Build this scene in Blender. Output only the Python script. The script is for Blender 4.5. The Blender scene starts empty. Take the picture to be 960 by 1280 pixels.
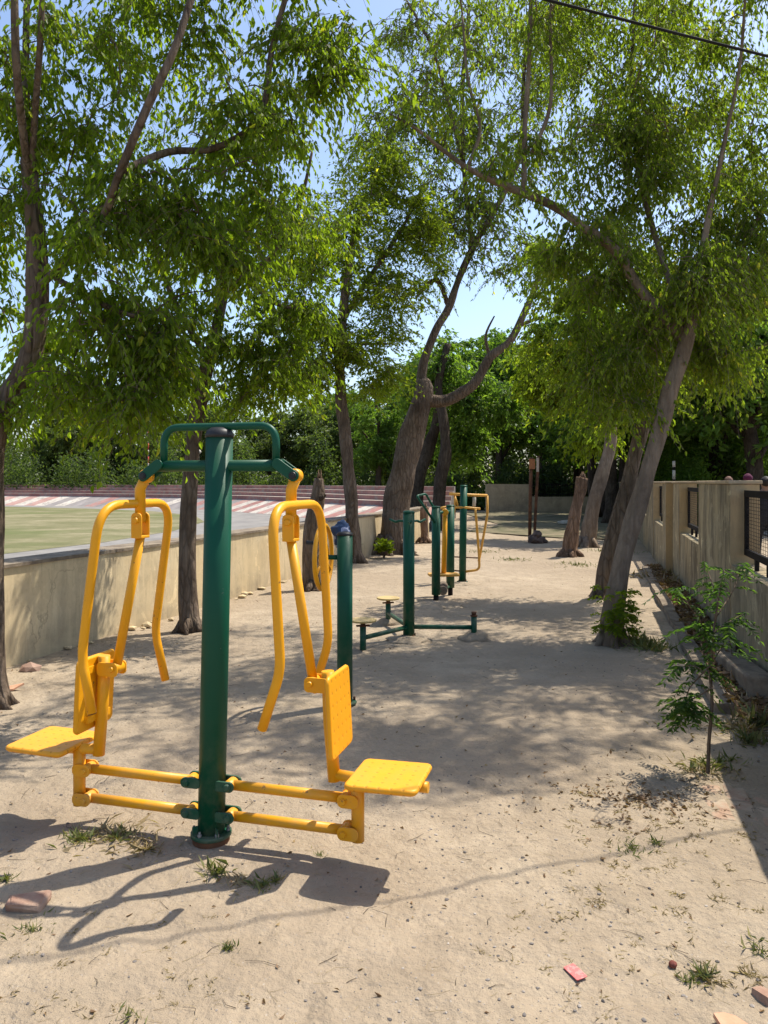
import bpy, bmesh, math, random
import numpy as np
from mathutils import Vector, Matrix, noise

S = bpy.context.scene
COL = S.collection
EYE = 1.55          # camera height above the sand, metres
FPX = 960.0         # focal length in photograph pixels
HOR = 603.0         # horizon row in the photograph

# ------------------------------------------------------------------ camera, sky, sun
cam = bpy.data.cameras.new("camera")
co = bpy.data.objects.new("camera", cam)
COL.objects.link(co)
co.location = (0, 0, EYE)
co.rotation_euler = (math.radians(90), 0, 0)
cam.sensor_width = 36.0
cam.lens = 27.0
cam.shift_y = -37.0 / 1280.0
cam.clip_start = 0.05
cam.clip_end = 2000.0
S.camera = co
S.render.resolution_x = 768
S.render.resolution_y = 1024

SHX, SHY = -0.46, -0.29                      # shadow offset per metre of height
SUN_EL = math.atan(1.0 / math.hypot(SHX, SHY))
SUN_AZ = math.atan2(-SHX, -SHY)
w = bpy.data.worlds.new("World")
S.world = w
w.use_nodes = True
wn = w.node_tree.nodes
sky = wn.new("ShaderNodeTexSky")
sky.sky_type = 'NISHITA'
sky.sun_disc = False
sky.sun_elevation = SUN_EL
sky.sun_rotation = SUN_AZ
sky.air_density = 1.0
sky.dust_density = 1.6
sky.ozone_density = 1.5
bg = wn["Background"]
bg.inputs[1].default_value = 0.15
w.node_tree.links.new(sky.outputs[0], bg.inputs[0])
sl = bpy.data.lights.new("sun", 'SUN')
sl.energy = 4.5
sl.angle = math.radians(0.53)
sl.color = (1.0, 0.935, 0.82)
so = bpy.data.objects.new("sun", sl)
COL.objects.link(so)
so.rotation_euler = Vector((SHX, SHY, -1)).to_track_quat('-Z', 'Y').to_euler()
S.view_settings.view_transform = 'Standard'
S.view_settings.look = 'None'
S.view_settings.exposure = 0.66
S.view_settings.gamma = 1.0
S.cycles.max_bounces = 6
S.cycles.diffuse_bounces = 4
S.cycles.glossy_bounces = 2
S.cycles.transmission_bounces = 4

# ------------------------------------------------------------------ helpers
def at(px, py, Z):
    "photo pixel at depth Z -> world point"
    return Vector(((px - 480) / FPX * Z, Z, EYE - (py - HOR) / FPX * Z))

def gr(px, py):
    "photo pixel on the ground"
    Z = EYE * FPX / (py - HOR)
    return Vector(((px - 480) / FPX * Z, Z, 0.0))

def tag(o, label=None, cat=None, group=None, kind=None):
    if label: o['label'] = label
    if cat: o['category'] = cat
    if group: o['group'] = group
    if kind: o['kind'] = kind
    return o

class MB:
    "collects shapes into one mesh"
    def __init__(self):
        self.v = []; self.f = []; self.mi = []; self.sm = []
    def add(self, vs, fs, mi=0, smooth=True):
        b = len(self.v)
        self.v.extend([tuple(x) for x in vs])
        for f in fs:
            self.f.append(tuple(i + b for i in f)); self.mi.append(mi); self.sm.append(smooth)
        return self
    def tube(self, pts, rad, n=12, cap=True, mi=0, wob=0.0, rnd=None, up=None):
        pts = [Vector(p) for p in pts]
        m = len(pts)
        rads = list(rad) if hasattr(rad, '__len__') else [rad] * m
        tang = []
        for i in range(m):
            a = pts[max(i - 1, 0)]; b = pts[min(i + 1, m - 1)]
            t = (b - a)
            tang.append(t.normalized() if t.length > 1e-9 else Vector((0, 0, 1)))
        ref = Vector(up) if up else (Vector((0, 1, 0)) if abs(tang[0].y) < 0.8 else Vector((1, 0, 0)))
        nrm = (ref - tang[0] * ref.dot(tang[0])).normalized()
        vs = []; fs = []
        for i in range(m):
            nrm = (nrm - tang[i] * nrm.dot(tang[i])).normalized()
            bi = tang[i].cross(nrm)
            for k in range(n):
                a = 2 * math.pi * k / n
                r = rads[i]
                if wob: r *= 1 + wob * (noise.noise(Vector((math.cos(a) * 1.3 + pts[i].x * 3, math.sin(a) * 1.3, pts[i].z * 1.8 + pts[i].y))))
                vs.append(pts[i] + nrm * (math.cos(a) * r) + bi * (math.sin(a) * r))
        for i in range(m - 1):
            for k in range(n):
                k2 = (k + 1) % n
                fs.append((i * n + k, i * n + k2, (i + 1) * n + k2, (i + 1) * n + k))
        self.add(vs, fs, mi, True)
        if cap:
            b = len(self.v) - len(vs)
            self.f.append(tuple(b + k for k in reversed(range(n)))); self.mi.append(mi); self.sm.append(False)
            self.f.append(tuple(b + (m - 1) * n + k for k in range(n))); self.mi.append(mi); self.sm.append(False)
        return self
    def cyl(self, a, b, r, n=16, r2=None, bev=0.0, mi=0):
        a = Vector(a); b = Vector(b); r2 = r if r2 is None else r2
        d = (b - a).normalized()
        if bev:
            return self.tube([a, a + d * 1e-4, a + d * bev, b - d * bev, b - d * 1e-4, b],
                             [r - bev, r - bev, r, r2, r2 - bev, r2 - bev], n, True, mi)
        return self.tube([a, b], [r, r2], n, True, mi)
    def box(self, c, s, R=None, bev=0.0, mi=0, seg=1):
        bm = bmesh.new()
        bmesh.ops.create_cube(bm, size=1.0)
        bmesh.ops.scale(bm, vec=Vector(s), verts=bm.verts)
        if bev:
            bmesh.ops.bevel(bm, geom=bm.edges[:], offset=bev, segments=seg, affect='EDGES', profile=0.5)
        M = Matrix.Translation(Vector(c)) @ (R.to_4x4() if R else Matrix.Identity(4))
        bm.transform(M)
        bm.verts.index_update()
        self.add([v.co.copy() for v in bm.verts], [[v.index for v in f.verts] for f in bm.faces], mi, False)
        bm.free(); return self
    def plate(self, c, ux, uy, sx, sy, t, r=0.03, bev=0.006, n=5, mi=0):
        "rounded rectangle plate, thickness t along ux x uy"
        c = Vector(c); ux = Vector(ux).normalized(); uy = Vector(uy).normalized(); uz = ux.cross(uy)
        def ring(ins, h):
            out = []
            rr = max(r - ins, 0.001)
            for qx, qy, a0 in ((1, 1, 0), (-1, 1, 90), (-1, -1, 180), (1, -1, 270)):
                for k in range(n + 1):
                    a = math.radians(a0 + 90 * k / n)
                    x = qx * (sx / 2 - r) + rr * math.cos(a); y = qy * (sy / 2 - r) + rr * math.sin(a)
                    out.append(c + ux * x + uy * y + uz * h)
            return out
        rings = [ring(bev, -t / 2), ring(0, -t / 2 + bev), ring(0, t / 2 - bev), ring(bev * .3, t / 2 - bev * .3), ring(bev, t / 2)]
        m = len(rings[0]); vs = sum(rings, []); fs = []
        for j in range(len(rings) - 1):
            for k in range(m):
                k2 = (k + 1) % m
                fs.append((j * m + k, j * m + k2, (j + 1) * m + k2, (j + 1) * m + k))
        self.add(vs, fs, mi, True)
        b = len(self.v) - len(vs)
        self.f.append(tuple(b + k for k in reversed(range(m)))); self.mi.append(mi); self.sm.append(False)
        self.f.append(tuple(b + (len(rings) - 1) * m + k for k in range(m))); self.mi.append(mi); self.sm.append(False)
        return self
    def blob(self, c, r, sub=2, amp=0.25, seed=0, flat=None, mi=0, smooth=False):
        bm = bmesh.new()
        bmesh.ops.create_icosphere(bm, subdivisions=sub, radius=1.0)
        r = Vector(r) if hasattr(r, '__len__') else Vector((r, r, r))
        vs = []
        for v in bm.verts:
            k = 1 + amp * noise.noise(v.co * 1.7 + Vector((seed * 7.3, seed * 3.1, seed)))
            k += amp * .4 * noise.noise(v.co * 4.1 + Vector((seed, seed * 5.1, seed)))
            p = Vector((v.co.x * r.x * k, v.co.y * r.y * k, v.co.z * r.z * k))
            vs.append(Vector(c) + p)
        bm.verts.index_update()
        self.add(vs, [[v.index for v in f.verts] for f in bm.faces], mi, smooth)
        bm.free(); return self
    def build(self, name, mats, parent=None, off=None):
        me = bpy.data.meshes.new(name)
        vs = self.v
        if off is not None:
            vs = [(x - off[0], y - off[1], z - off[2]) for x, y, z in vs]
        me.from_pydata(vs, [], self.f)
        if not isinstance(mats, (list, tuple)): mats = [mats]
        for m in mats: me.materials.append(m)
        me.polygons.foreach_set('material_index', self.mi)
        me.polygons.foreach_set('use_smooth', self.sm)
        me.update()
        o = bpy.data.objects.new(name, me)
        COL.objects.link(o)
        if parent: o.parent = parent
        return o

def fast_mesh(name, V, F, m, parent=None, tint=None, smooth=False):
    V = np.ascontiguousarray(V, dtype=np.float32); F = np.ascontiguousarray(F, dtype=np.int32)
    me = bpy.data.meshes.new(name)
    k = F.shape[1]
    me.vertices.add(len(V)); me.vertices.foreach_set('co', V.ravel())
    me.loops.add(F.size); me.loops.foreach_set('vertex_index', F.ravel())
    me.polygons.add(len(F))
    me.polygons.foreach_set('loop_start', np.arange(0, F.size, k, dtype=np.int32))
    me.polygons.foreach_set('use_smooth', np.full(len(F), smooth))
    if tint is not None:
        a = me.attributes.new('tint', 'FLOAT', 'POINT')
        a.data.foreach_set('value', np.ascontiguousarray(tint, dtype=np.float32))
    me.update(calc_edges=True)
    me.materials.append(m)
    o = bpy.data.objects.new(name, me)
    COL.objects.link(o)
    if parent: o.parent = parent
    return o

def thing(name, label, cat, loc=(0, 0, 0), rotz=0.0, group=None):
    o = bpy.data.objects.new(name, None)
    o.empty_display_size = 0.1
    COL.objects.link(o)
    o.location = loc; o.rotation_euler = (0, 0, rotz)
    return tag(o, label, cat, group)

def fillet(pts, r, n=6):
    pts = [Vector(p) for p in pts]
    rs = r if hasattr(r, '__len__') else [r] * len(pts)
    out = [pts[0]]
    for i in range(1, len(pts) - 1):
        p = pts[i]; a = (pts[i - 1] - p); b = (pts[i + 1] - p)
        rr = min(rs[i], a.length * .49, b.length * .49)
        p0 = p + a.normalized() * rr; p2 = p + b.normalized() * rr
        for k in range(n + 1):
            t = k / n
            out.append(p0 * (1 - t) ** 2 + p * 2 * t * (1 - t) + p2 * t * t)
    out.append(pts[-1])
    return out

# ------------------------------------------------------------------ materials
class NT:
    def __init__(self, name):
        self.m = bpy.data.materials.new(name); self.m.use_nodes = True
        self.t = self.m.node_tree; self.n = self.t.nodes
        self.p = self.n["Principled BSDF"]
        self.tc = self.n.new("ShaderNodeTexCoord")
    def L(self, a, b): self.t.links.new(a, b)
    def map(self, scale=(1, 1, 1), rot=(0, 0, 0)):
        q = self.n.new("ShaderNodeMapping"); q.inputs['Scale'].default_value = scale; q.inputs['Rotation'].default_value = rot
        self.L(self.tc.outputs['Object'], q.inputs[0]); return q.outputs[0]
    def noise(self, sc, det=4, rough=.55, vec=None, dist=0.0):
        q = self.n.new("ShaderNodeTexNoise"); q.inputs['Scale'].default_value = sc; q.inputs['Detail'].default_value = det
        q.inputs['Roughness'].default_value = rough; q.inputs['Distortion'].default_value = dist
        self.L(vec or self.tc.outputs['Object'], q.inputs['Vector']); return q.outputs['Fac']
    def voro(self, sc, vec=None, feat='F1', out='Distance'):
        q = self.n.new("ShaderNodeTexVoronoi"); q.inputs['Scale'].default_value = sc; q.feature = feat
        self.L(vec or self.tc.outputs['Object'], q.inputs['Vector']); return q.outputs[out]
    def ramp(self, src, a, b, ca=(0, 0, 0, 1), cb=(1, 1, 1, 1)):
        q = self.n.new("ShaderNodeValToRGB"); e = q.color_ramp.elements
        e[0].position = a; e[1].position = b; e[0].color = ca; e[1].color = cb
        self.L(src, q.inputs[0]); return q.outputs[0]
    def mix(self, f, a, b, mode='MIX'):
        q = self.n.new("ShaderNodeMix"); q.data_type = 'RGBA'; q.blend_type = mode
        for s, i in ((f, 0), (a, 6), (b, 7)):
            if hasattr(s, 'node'): self.L(s, q.inputs[i])
            elif i == 0: q.inputs[0].default_value = s
            else: q.inputs[i].default_value = (*s, 1) if len(s) == 3 else s
        return q.outputs[2]
    def math(self, op, a, b=None):
        q = self.n.new("ShaderNodeMath"); q.operation = op
        for s, i in ((a, 0), (b, 1)):
            if s is None: continue
            if hasattr(s, 'node'): self.L(s, q.inputs[i])
            else: q.inputs[i].default_value = s
        return q.outputs[0]
    def sep(self, vec=None):
        q = self.n.new("ShaderNodeSeparateXYZ"); self.L(vec or self.tc.outputs['Object'], q.inputs[0]); return q.outputs
    def bump(self, h, st=.3, dist=.01, nrm=None):
        q = self.n.new("ShaderNodeBump"); q.inputs['Strength'].default_value = st; q.inputs['Distance'].default_value = dist
        self.L(h, q.inputs['Height'])
        if nrm: self.L(nrm, q.inputs['Normal'])
        return q.outputs[0]
    def fin(self, col=None, rough=.8, nrm=None, spec=None, metal=None):
        if col is not None:
            if hasattr(col, 'node'): self.L(col, self.p.inputs['Base Color'])
            else: self.p.inputs['Base Color'].default_value = (*col, 1)
        if hasattr(rough, 'node'): self.L(rough, self.p.inputs['Roughness'])
        else: self.p.inputs['Roughness'].default_value = rough
        if nrm: self.L(nrm, self.p.inputs['Normal'])
        if spec is not None: self.p.inputs['Specular IOR Level'].default_value = spec
        if metal is not None: self.p.inputs['Metallic'].default_value = metal
        return self.m

def m_sand():
    q = NT("sand")
    big = q.noise(.45, 5, .6); mid = q.noise(3.2, 6, .65); fine = q.noise(38, 5, .7); grit = q.noise(170, 3, .7)
    c = q.mix(q.ramp(big, .36, .66), (.318, .252, .178), (.432, .352, .254))
    c = q.mix(q.ramp(mid, .42, .72), c, (.29, .230, .160))
    c = q.mix(q.ramp(fine, .30, .75), q.mix(.35, c, (.22, .17, .125)), c)
    vd = q.voro(70); vc = q.voro(70, out='Color')
    spk = q.math('MULTIPLY', q.math('LESS_THAN', vd, .24), q.math('GREATER_THAN', q.sep(vc)[0], .80))
    c = q.mix(q.math('MULTIPLY', spk, .7), c, q.mix(q.sep(vc)[1], (.10, .085, .075), (.40, .35, .30)))
    vd2 = q.voro(160); vc2 = q.voro(160, out='Color')
    s2 = q.math('MULTIPLY', q.math('LESS_THAN', vd2, .3), q.math('GREATER_THAN', q.sep(vc2)[0], .86))
    c = q.mix(q.math('MULTIPLY', s2, .55), c, (.12, .10, .085))
    h = q.math('ADD', q.math('MULTIPLY', mid, 1.2), q.math('ADD', q.math('MULTIPLY', fine, .45), q.math('MULTIPLY', grit, .16)))
    lump = q.noise(8, 3, .6)
    h = q.math('ADD', h, q.math('MULTIPLY', lump, 1.6))
    return q.fin(c, .95, q.bump(h, .65, .045), .12)

def m_field():
    q = NT("dry_grass_field")
    v = q.map((.8, 1, 1))
    a = q.noise(.5, 6, .65, v); b = q.noise(.16, 4, .6, v); f = q.noise(2.6, 6, .75)
    c = q.mix(q.ramp(a, .40, .60), (.150, .143, .072), (.27, .235, .145))
    c = q.mix(q.ramp(b, .5, .62), c, (.125, .14, .055))
    c = q.mix(q.ramp(f, .35, .7), c, q.mix(.6, c, (.10, .105, .045)))
    return q.fin(c, .95, q.bump(f, .5, .05), .1)

def m_noisy(name, ca, cb, sc=4, rough=.85, bs=.3, bd=.01, lo=.35, hi=.68, det=6, spec=.25):
    q = NT(name)
    n = q.noise(sc, det, .65); f = q.noise(sc * 9, 4, .7)
    c = q.mix(q.ramp(n, lo, hi), ca, cb)
    return q.fin(c, rough, q.bump(q.math('ADD', n, q.math('MULTIPLY', f, .5)), bs, bd), spec)

def m_plaster(name, base, dark, pale, amt=.5, streak=.9, fx=4.5, lo=.0):
    "rain-streaked plaster wall"
    q = NT(name)
    sv = q.map((fx, fx, .85)); sv2 = q.map((fx * 3.2, fx * 3.2, 1.5))
    s1 = q.noise(1.0, 7, .68, sv, .5); s2 = q.noise(1.0, 6, .72, sv2, .4); pt = q.noise(1.7, 6, .62); fn = q.noise(26, 5, .7)
    c = q.mix(q.ramp(pt, .35, .7), base, pale)
    big = q.noise(.9, 5, .7); big2 = q.noise(2.3, 5, .7, None, .8)
    c = q.mix(q.math('MULTIPLY', q.math('MULTIPLY', q.ramp(s1, .40, .60), q.ramp(big, .35, .6, (lo, lo, lo, 1))), amt), c, dark)
    c = q.mix(q.math('MULTIPLY', q.math('MULTIPLY', q.ramp(s2, .45, .66), q.ramp(big2, .4, .6, (lo, lo, lo, 1))), min(1, streak * .75)), c, [x * .75 for x in dark])
    c = q.mix(q.math('MULTIPLY', q.ramp(big2, .56, .60), .30 * streak), c, [min(1, x * 1.25) for x in pale])
    c = q.mix(q.math('MULTIPLY', q.ramp(big2, .37, .33), .45 * streak), c, dark)
    wv = q.n.new('ShaderNodeVectorMath'); wv.operation = 'ADD'; q.L(q.tc.outputs['Object'], wv.inputs[0])
    nz = q.n.new('ShaderNodeTexNoise'); nz.inputs['Scale'].default_value = 3.0; nz.inputs['Detail'].default_value = 5
    q.L(q.tc.outputs['Object'], nz.inputs['Vector'])
    sc = q.n.new('ShaderNodeVectorMath'); sc.operation = 'SCALE'; sc.inputs['Scale'].default_value = .7; q.L(nz.outputs['Color'], sc.inputs[0]); q.L(sc.outputs[0], wv.inputs[1])
    ck = q.voro(.9, wv.outputs[0], 'DISTANCE_TO_EDGE')
    c = q.mix(q.math('MULTIPLY', q.math('MULTIPLY', q.ramp(ck, .004, .012, (1, 1, 1, 1), (0, 0, 0, 1)), q.ramp(pt, .46, .58)), .35), c, (.14, .115, .085))
    z = q.sep()[2]
    low = q.math('MULTIPLY', q.ramp(z, .0, .35, (1, 1, 1, 1), (0, 0, 0, 1)), q.ramp(pt, .40, .62))
    c = q.mix(q.math('MULTIPLY', low, .55), c, (.17, .135, .095))
    c = q.mix(q.math('MULTIPLY', q.ramp(fn, .58, .75), .35), c, (.14, .12, .10))
    return q.fin(c, .92, q.bump(q.math('ADD', pt, q.math('MULTIPLY', fn, .4)), .4, .015), .15)

def m_bark(name, ca, cb, vs=3.0, crack=.45):
    q = NT(name)
    v = q.map((9, 9, vs * .5))
    n = q.noise(1.6, 7, .7, v, .6); n2 = q.noise(1.8, 4, .6); f = q.noise(45, 4, .7)
    vo = q.voro(2.2, q.map((7, 7, 1.6)), 'DISTANCE_TO_EDGE')
    c = q.mix(q.ramp(n, .34, .66), ca, cb)
    c = q.mix(q.ramp(n2, .45, .7), c, [x * .7 for x in ca])
    c = q.mix(q.math('MULTIPLY', q.ramp(vo, .0, .10, (1, 1, 1, 1), (0, 0, 0, 1)), crack), c, [x * .4 for x in ca])
    h = q.math('ADD', n, q.math('ADD', q.math('MULTIPLY', f, .25), q.math('MULTIPLY', q.ramp(vo, 0, .2), crack)))
    return q.fin(c, .95, q.bump(h, 1.0, .035), .1)

def m_paint(name, base, worn, rough=.32, chips=.06, holes=None, dust=.25, spec=.38):
    q = NT(name)
    n = q.noise(5, 5, .6); f = q.noise(60, 4, .6); ch = q.noise(22, 6, .7)
    c = q.mix(q.ramp(n, .35, .7), base, [x * .88 for x in base])
    c = q.mix(q.math('MULTIPLY', q.ramp(ch, .74 - chips, .76 - chips), .8), c, worn)
    geo = q.n.new("ShaderNodeNewGeometry")
    nz = q.sep(geo.outputs['Normal'])[2]
    du = q.math('MULTIPLY', q.math('MULTIPLY', q.ramp(nz, .3, 1.0), q.ramp(n, .3, .7)), dust)
    c = q.mix(du, c, (.36, .29, .21))
    sm = q.noise(9, 6, .7)
    low = q.math('MULTIPLY', q.ramp(q.sep()[2], .02, .55, (1, 1, 1, 1), (0, 0, 0, 1)), q.ramp(sm, .42, .66))
    c = q.mix(q.math('MULTIPLY', low, .26), c, (.34, .27, .195))
    h = q.math('MULTIPLY', f, .3)
    if holes:
        (ax, ay, p) = holes
        s = q.sep()
        fx = q.math('SUBTRACT', q.math('FRACT', q.math('ADD', q.math('DIVIDE', s[ax], p), 40.5)), .5)
        fy = q.math('SUBTRACT', q.math('FRACT', q.math('ADD', q.math('DIVIDE', s[ay], p), 40.5)), .5)
        d = q.math('SQRT', q.math('ADD', q.math('MULTIPLY', fx, fx), q.math('MULTIPLY', fy, fy)))
        hm = q.math('LESS_THAN', d, .105)
        c = q.mix(q.math('MULTIPLY', hm, .45), c, (.20, .095, .012))
        h = q.math('SUBTRACT', h, q.ramp(d, .08, .2, (1, 1, 1, 1), (0, 0, 0, 1)))
    r = q.math('ADD', rough, q.math('MULTIPLY', n, .22))
    return q.fin(c, r, q.bump(h, .25, .004), spec)

def m_leaf(name, ca, cb, yellow, trans=.62, rough=.5):
    q = NT(name)
    a = q.n.new("ShaderNodeAttribute"); a.attribute_name = 'tint'
    n = q.noise(1.6, 3, .6)
    c = q.mix(a.outputs['Fac'], ca, cb)
    c = q.mix(q.math('MULTIPLY', q.ramp(a.outputs['Fac'], .90, .97), .8), c, yellow)
    c = q.mix(q.math('MULTIPLY', q.ramp(n, .4, .7), .45), c, [ca[0] * .8, ca[1] * .82, ca[2]])
    q.fin(c, rough, None, .22)
    tr = q.n.new("ShaderNodeBsdfTranslucent")
    tc = q.mix(1.0, c, (1.06, 1.14, .34), 'MULTIPLY')
    br = q.mix(1.0, tc, (2.9, 2.9, 2.9), 'MULTIPLY')
    q.L(br, tr.inputs['Color'])
    ms = q.n.new("ShaderNodeMixShader"); ms.inputs[0].default_value = trans
    q.L(q.p.outputs[0], ms.inputs[1]); q.L(tr.outputs[0], ms.inputs[2])
    q.L(ms.outputs[0], q.n["Material Output"].inputs[0])
    return q.m

SAND = m_sand()
FIELD = m_field()
CONC = m_noisy("weathered_concrete", (.13, .10, .074), (.29, .235, .17), 6.5, .92, .5, .02)
TRACK = m_noisy("grey_track", (.17, .16, .15), (.25, .235, .215), 1.2, .92, .3, .01)
ROAD = m_noisy("worn_asphalt", (.15, .14, .13), (.24, .22, .20), 1.5, .92, .3, .01)
SHADEGRASS = m_noisy("shaded_thin_grass", (.075, .078, .036), (.22, .175, .115), 1.4, .95, .5, .04)  # thin grass, its colour darkened to carry part of the tree shade
WALL_L = m_plaster("cream_plaster", (.72, .56, .325), (.24, .195, .14), (.80, .66, .42), .42, .6)
WALL_R = m_plaster("stained_plaster", (.70, .55, .31), (.058, .048, .038), (.80, .67, .43), .70, 1.1, 3.4, .40)
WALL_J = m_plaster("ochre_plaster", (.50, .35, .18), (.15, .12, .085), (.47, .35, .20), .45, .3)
WALL_F = m_plaster("old_plaster", (.50, .39, .25), (.18, .14, .095), (.60, .47, .31), .6, .5, 1.5)
BARK = m_bark("brown_bark", (.115, .082, .058), (.235, .18, .135))
BARKG = m_bark("grey_bark", (.165, .120, .086), (.30, .232, .170), 3.0, .12)
BARKD = m_bark("dark_bark", (.05, .037, .028), (.11, .085, .065))
DEAD = m_bark("dead_wood", (.13, .08, .05), (.30, .20, .14))
GREEN = m_paint("green_paint", (.0005, .066, .034), (.09, .10, .085), .36, .055, None, .12, .26)
YEL = m_paint("yellow_paint", (.78, .345, .004), (.17, .085, .03), .32, .085, None, .09)
YSEAT = m_paint("yellow_seat_paint", (.82, .35, .004), (.35, .2, .06), .36, .0, (0, 1, .050), .09)
YBACK = m_paint("yellow_back_paint", (.82, .35, .004), (.35, .2, .06), .36, .0, (2, 1, .050), .05)
YDULL = m_paint("faded_yellow_paint", (.50, .36, .13), (.22, .15, .08), .6, .06, None, .4)
YORG = m_paint("orange_yellow_paint", (.62, .32, .05), (.2, .1, .03), .4, .05, None, .2)
BLACK = m_noisy("black_plastic", (.018, .018, .020), (.035, .035, .036), 8, .45, .1, .004)
IRON = m_noisy("black_iron", (.008, .007, .007), (.018, .015, .014), 10, .75, .2, .004, .35, .68, 4, .12)
RUST = m_noisy("rusty_iron", (.06, .028, .016), (.17, .075, .035), 9, .85, .4, .006)
BOLT = m_noisy("dull_steel", (.16, .15, .14), (.28, .26, .24), 30, .5, .2, .002, .35, .68, 4, .5)
BRICK = m_noisy("red_brick", (.25, .14, .10), (.37, .26, .19), 14, .95, .5, .008)
TERRA = m_noisy("terracotta", (.48, .25, .15), (.58, .34, .22), 12, .9, .3, .005)
STONE = m_noisy("grey_stone", (.10, .088, .078), (.34, .29, .24), 11, .9, .4, .006)
def m_worn(name, ca, cb, bare=(.27, .24, .215)):
    q = NT(name); n = q.noise(1.1, 5, .65); n2 = q.noise(3.5, 7, .72); f = q.noise(14, 5, .7)
    c = q.mix(q.ramp(n, .35, .68), ca, cb)
    c = q.mix(q.math("MULTIPLY", q.ramp(n2, .50, .60), .75), c, bare)
    c = q.mix(q.math("MULTIPLY", q.ramp(f, .55, .75), .5), c, (.13, .115, .10))
    return q.fin(c, .9, q.bump(f, .3, .01), .15)
SMRED = m_worn("maroon_paint", (.27, .12, .105), (.40, .21, .18))
SMPINK = m_worn("faded_red_paint", (.36, .195, .165), (.44, .28, .24))
SMWHT = m_worn("faded_white_paint", (.44, .395, .335), (.57, .52, .45))
SMGRY = m_worn("bare_grey_stand", (.19, .17, .165), (.31, .28, .265))
SMTREAD = m_worn("pale_tread", (.34, .285, .235), (.45, .385, .32))
LEAF_A = m_leaf("drooping_leaf", (.062, .096, .010), (.138, .178, .020), (.30, .27, .035))
LEAF_B = m_leaf("bright_leaf", (.082, .112, .011), (.165, .195, .024), (.33, .30, .04))
LEAF_C = m_leaf("olive_leaf", (.066, .096, .014), (.138, .174, .029), (.27, .23, .05))
LEAF_D = m_leaf("dark_leaf", (.055, .100, .022), (.110, .165, .036), (.15, .17, .04), .5)
LEAF_E = m_leaf("far_leaf", (.055, .080, .028), (.100, .126, .046), (.16, .17, .07), .48)
LEAF_U = m_leaf("undergrowth_leaf", (.038, .060, .022), (.070, .094, .036), (.11, .12, .05), .45)
LEAF_S = m_leaf("sapling_leaf", (.024, .054, .018), (.064, .100, .034), (.20, .24, .05))
GRASSG = m_leaf("green_grass_blade", (.10, .125, .04), (.22, .21, .09), (.30, .25, .11), .25)
GRASSD = m_leaf("dry_grass_blade", (.22, .17, .09), (.36, .28, .16), (.14, .10, .06), .2)
LITTER = m_leaf("dry_leaf", (.13, .075, .04), (.27, .17, .09), (.34, .26, .14), .1)

# ------------------------------------------------------------------ ground
rng = np.random.default_rng(7)
def gh(x, y):
    "height of the sand"
    k = 1.0
    d = 0.0
    if y > 26: k = max(0, 1 - (y - 26) / 6)
    return k * (0.022 * noise.noise(Vector((x * .55, y * .55, 1.3))) + 0.014 * noise.noise(Vector((x * 1.9, y * 1.9, 4.2)))
                + 0.008 * noise.noise(Vector((x * 6.1, y * 6.1, 2.2))))
xs = np.concatenate([[-400, -150, -60, -30, -16, -11, -9, -7.5], np.arange(-6.6, -4.05, .12), np.arange(-4, 4.01, .045), np.arange(4.1, 6.6, .12), [7.5, 9, 11, 16, 30, 60, 150, 400]])
ys = np.concatenate([[-60, -20, -6, -2, 0, .8], np.arange(1.5, 8, .045), np.arange(8, 14, .09), np.arange(14, 32, .3), [36, 42, 60, 90, 160, 300, 700]])
def make_ground():
    nx, ny = len(xs), len(ys)
    V = np.zeros((ny, nx, 3), np.float32)
    for j, y in enumerate(ys):
        for i, x in enumerate(xs):
            z = gh(x, y) if (abs(x) < 10 and 0 < y < 33) else 0.0
            V[j, i] = (x, y, z)
    X, Y = V[..., 0], V[..., 1]
    rr = random.Random(31)
    for k in range(420):                                        # old footprints and scuffs
        y = 1.7 + 8.5 * rr.random() ** 1.4; x = (rr.random() - .5) * y * 1.05
        a = rr.uniform(0, math.pi); c_, s_ = math.cos(a), math.sin(a)
        u = ((X - x) * c_ + (Y - y) * s_) / .15; v = (-(X - x) * s_ + (Y - y) * c_) / .065
        d = u * u + v * v
        V[..., 2] += np.where(d < 4, (-.008 * np.exp(-d * 1.1) + .0035 * np.exp(-(d - 1.6) ** 2 * 2.0)) * rr.uniform(.5, 1.2), 0)
    for (x, y, q_, dp) in [(.05, 3.05, .30, .022), (-1.62, 3.6, .30, .022), (.248, 7.67, .5, .015)]:   # hollows worn by feet
        d = ((X - x) ** 2 + (Y - y) ** 2) / q_ ** 2
        V[..., 2] -= dp * np.exp(-d * 1.5)
    idx = np.arange(nx * ny).reshape(ny, nx)
    F = np.stack([idx[:-1, :-1], idx[:-1, 1:], idx[1:, 1:], idx[1:, :-1]], -1).reshape(-1, 4)
    o = fast_mesh('ground', V.reshape(-1, 3), F, SAND, smooth=True)
    tag(o, kind='structure')
    return V[..., 2].copy()
GZ = make_ground()
def gh(x, y):
    "height of the finished ground sheet"
    i = int(min(max(np.searchsorted(xs, x) - 1, 0), len(xs) - 2)); j = int(min(max(np.searchsorted(ys, y) - 1, 0), len(ys) - 2))
    t = (x - xs[i]) / (xs[i + 1] - xs[i]); u = (y - ys[j]) / (ys[j + 1] - ys[j])
    return float((GZ[j, i] * (1 - t) + GZ[j, i + 1] * t) * (1 - u) + (GZ[j + 1, i] * (1 - t) + GZ[j + 1, i + 1] * t) * u)

def sheet(name, poly, z, m, kind='structure'):
    me = bpy.data.meshes.new(name)
    me.from_pydata([(x, y, z) for x, y in poly], [], [list(range(len(poly)))])
    me.materials.append(m)
    o = bpy.data.objects.new(name, me); COL.objects.link(o)
    return tag(o, kind=kind)

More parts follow.
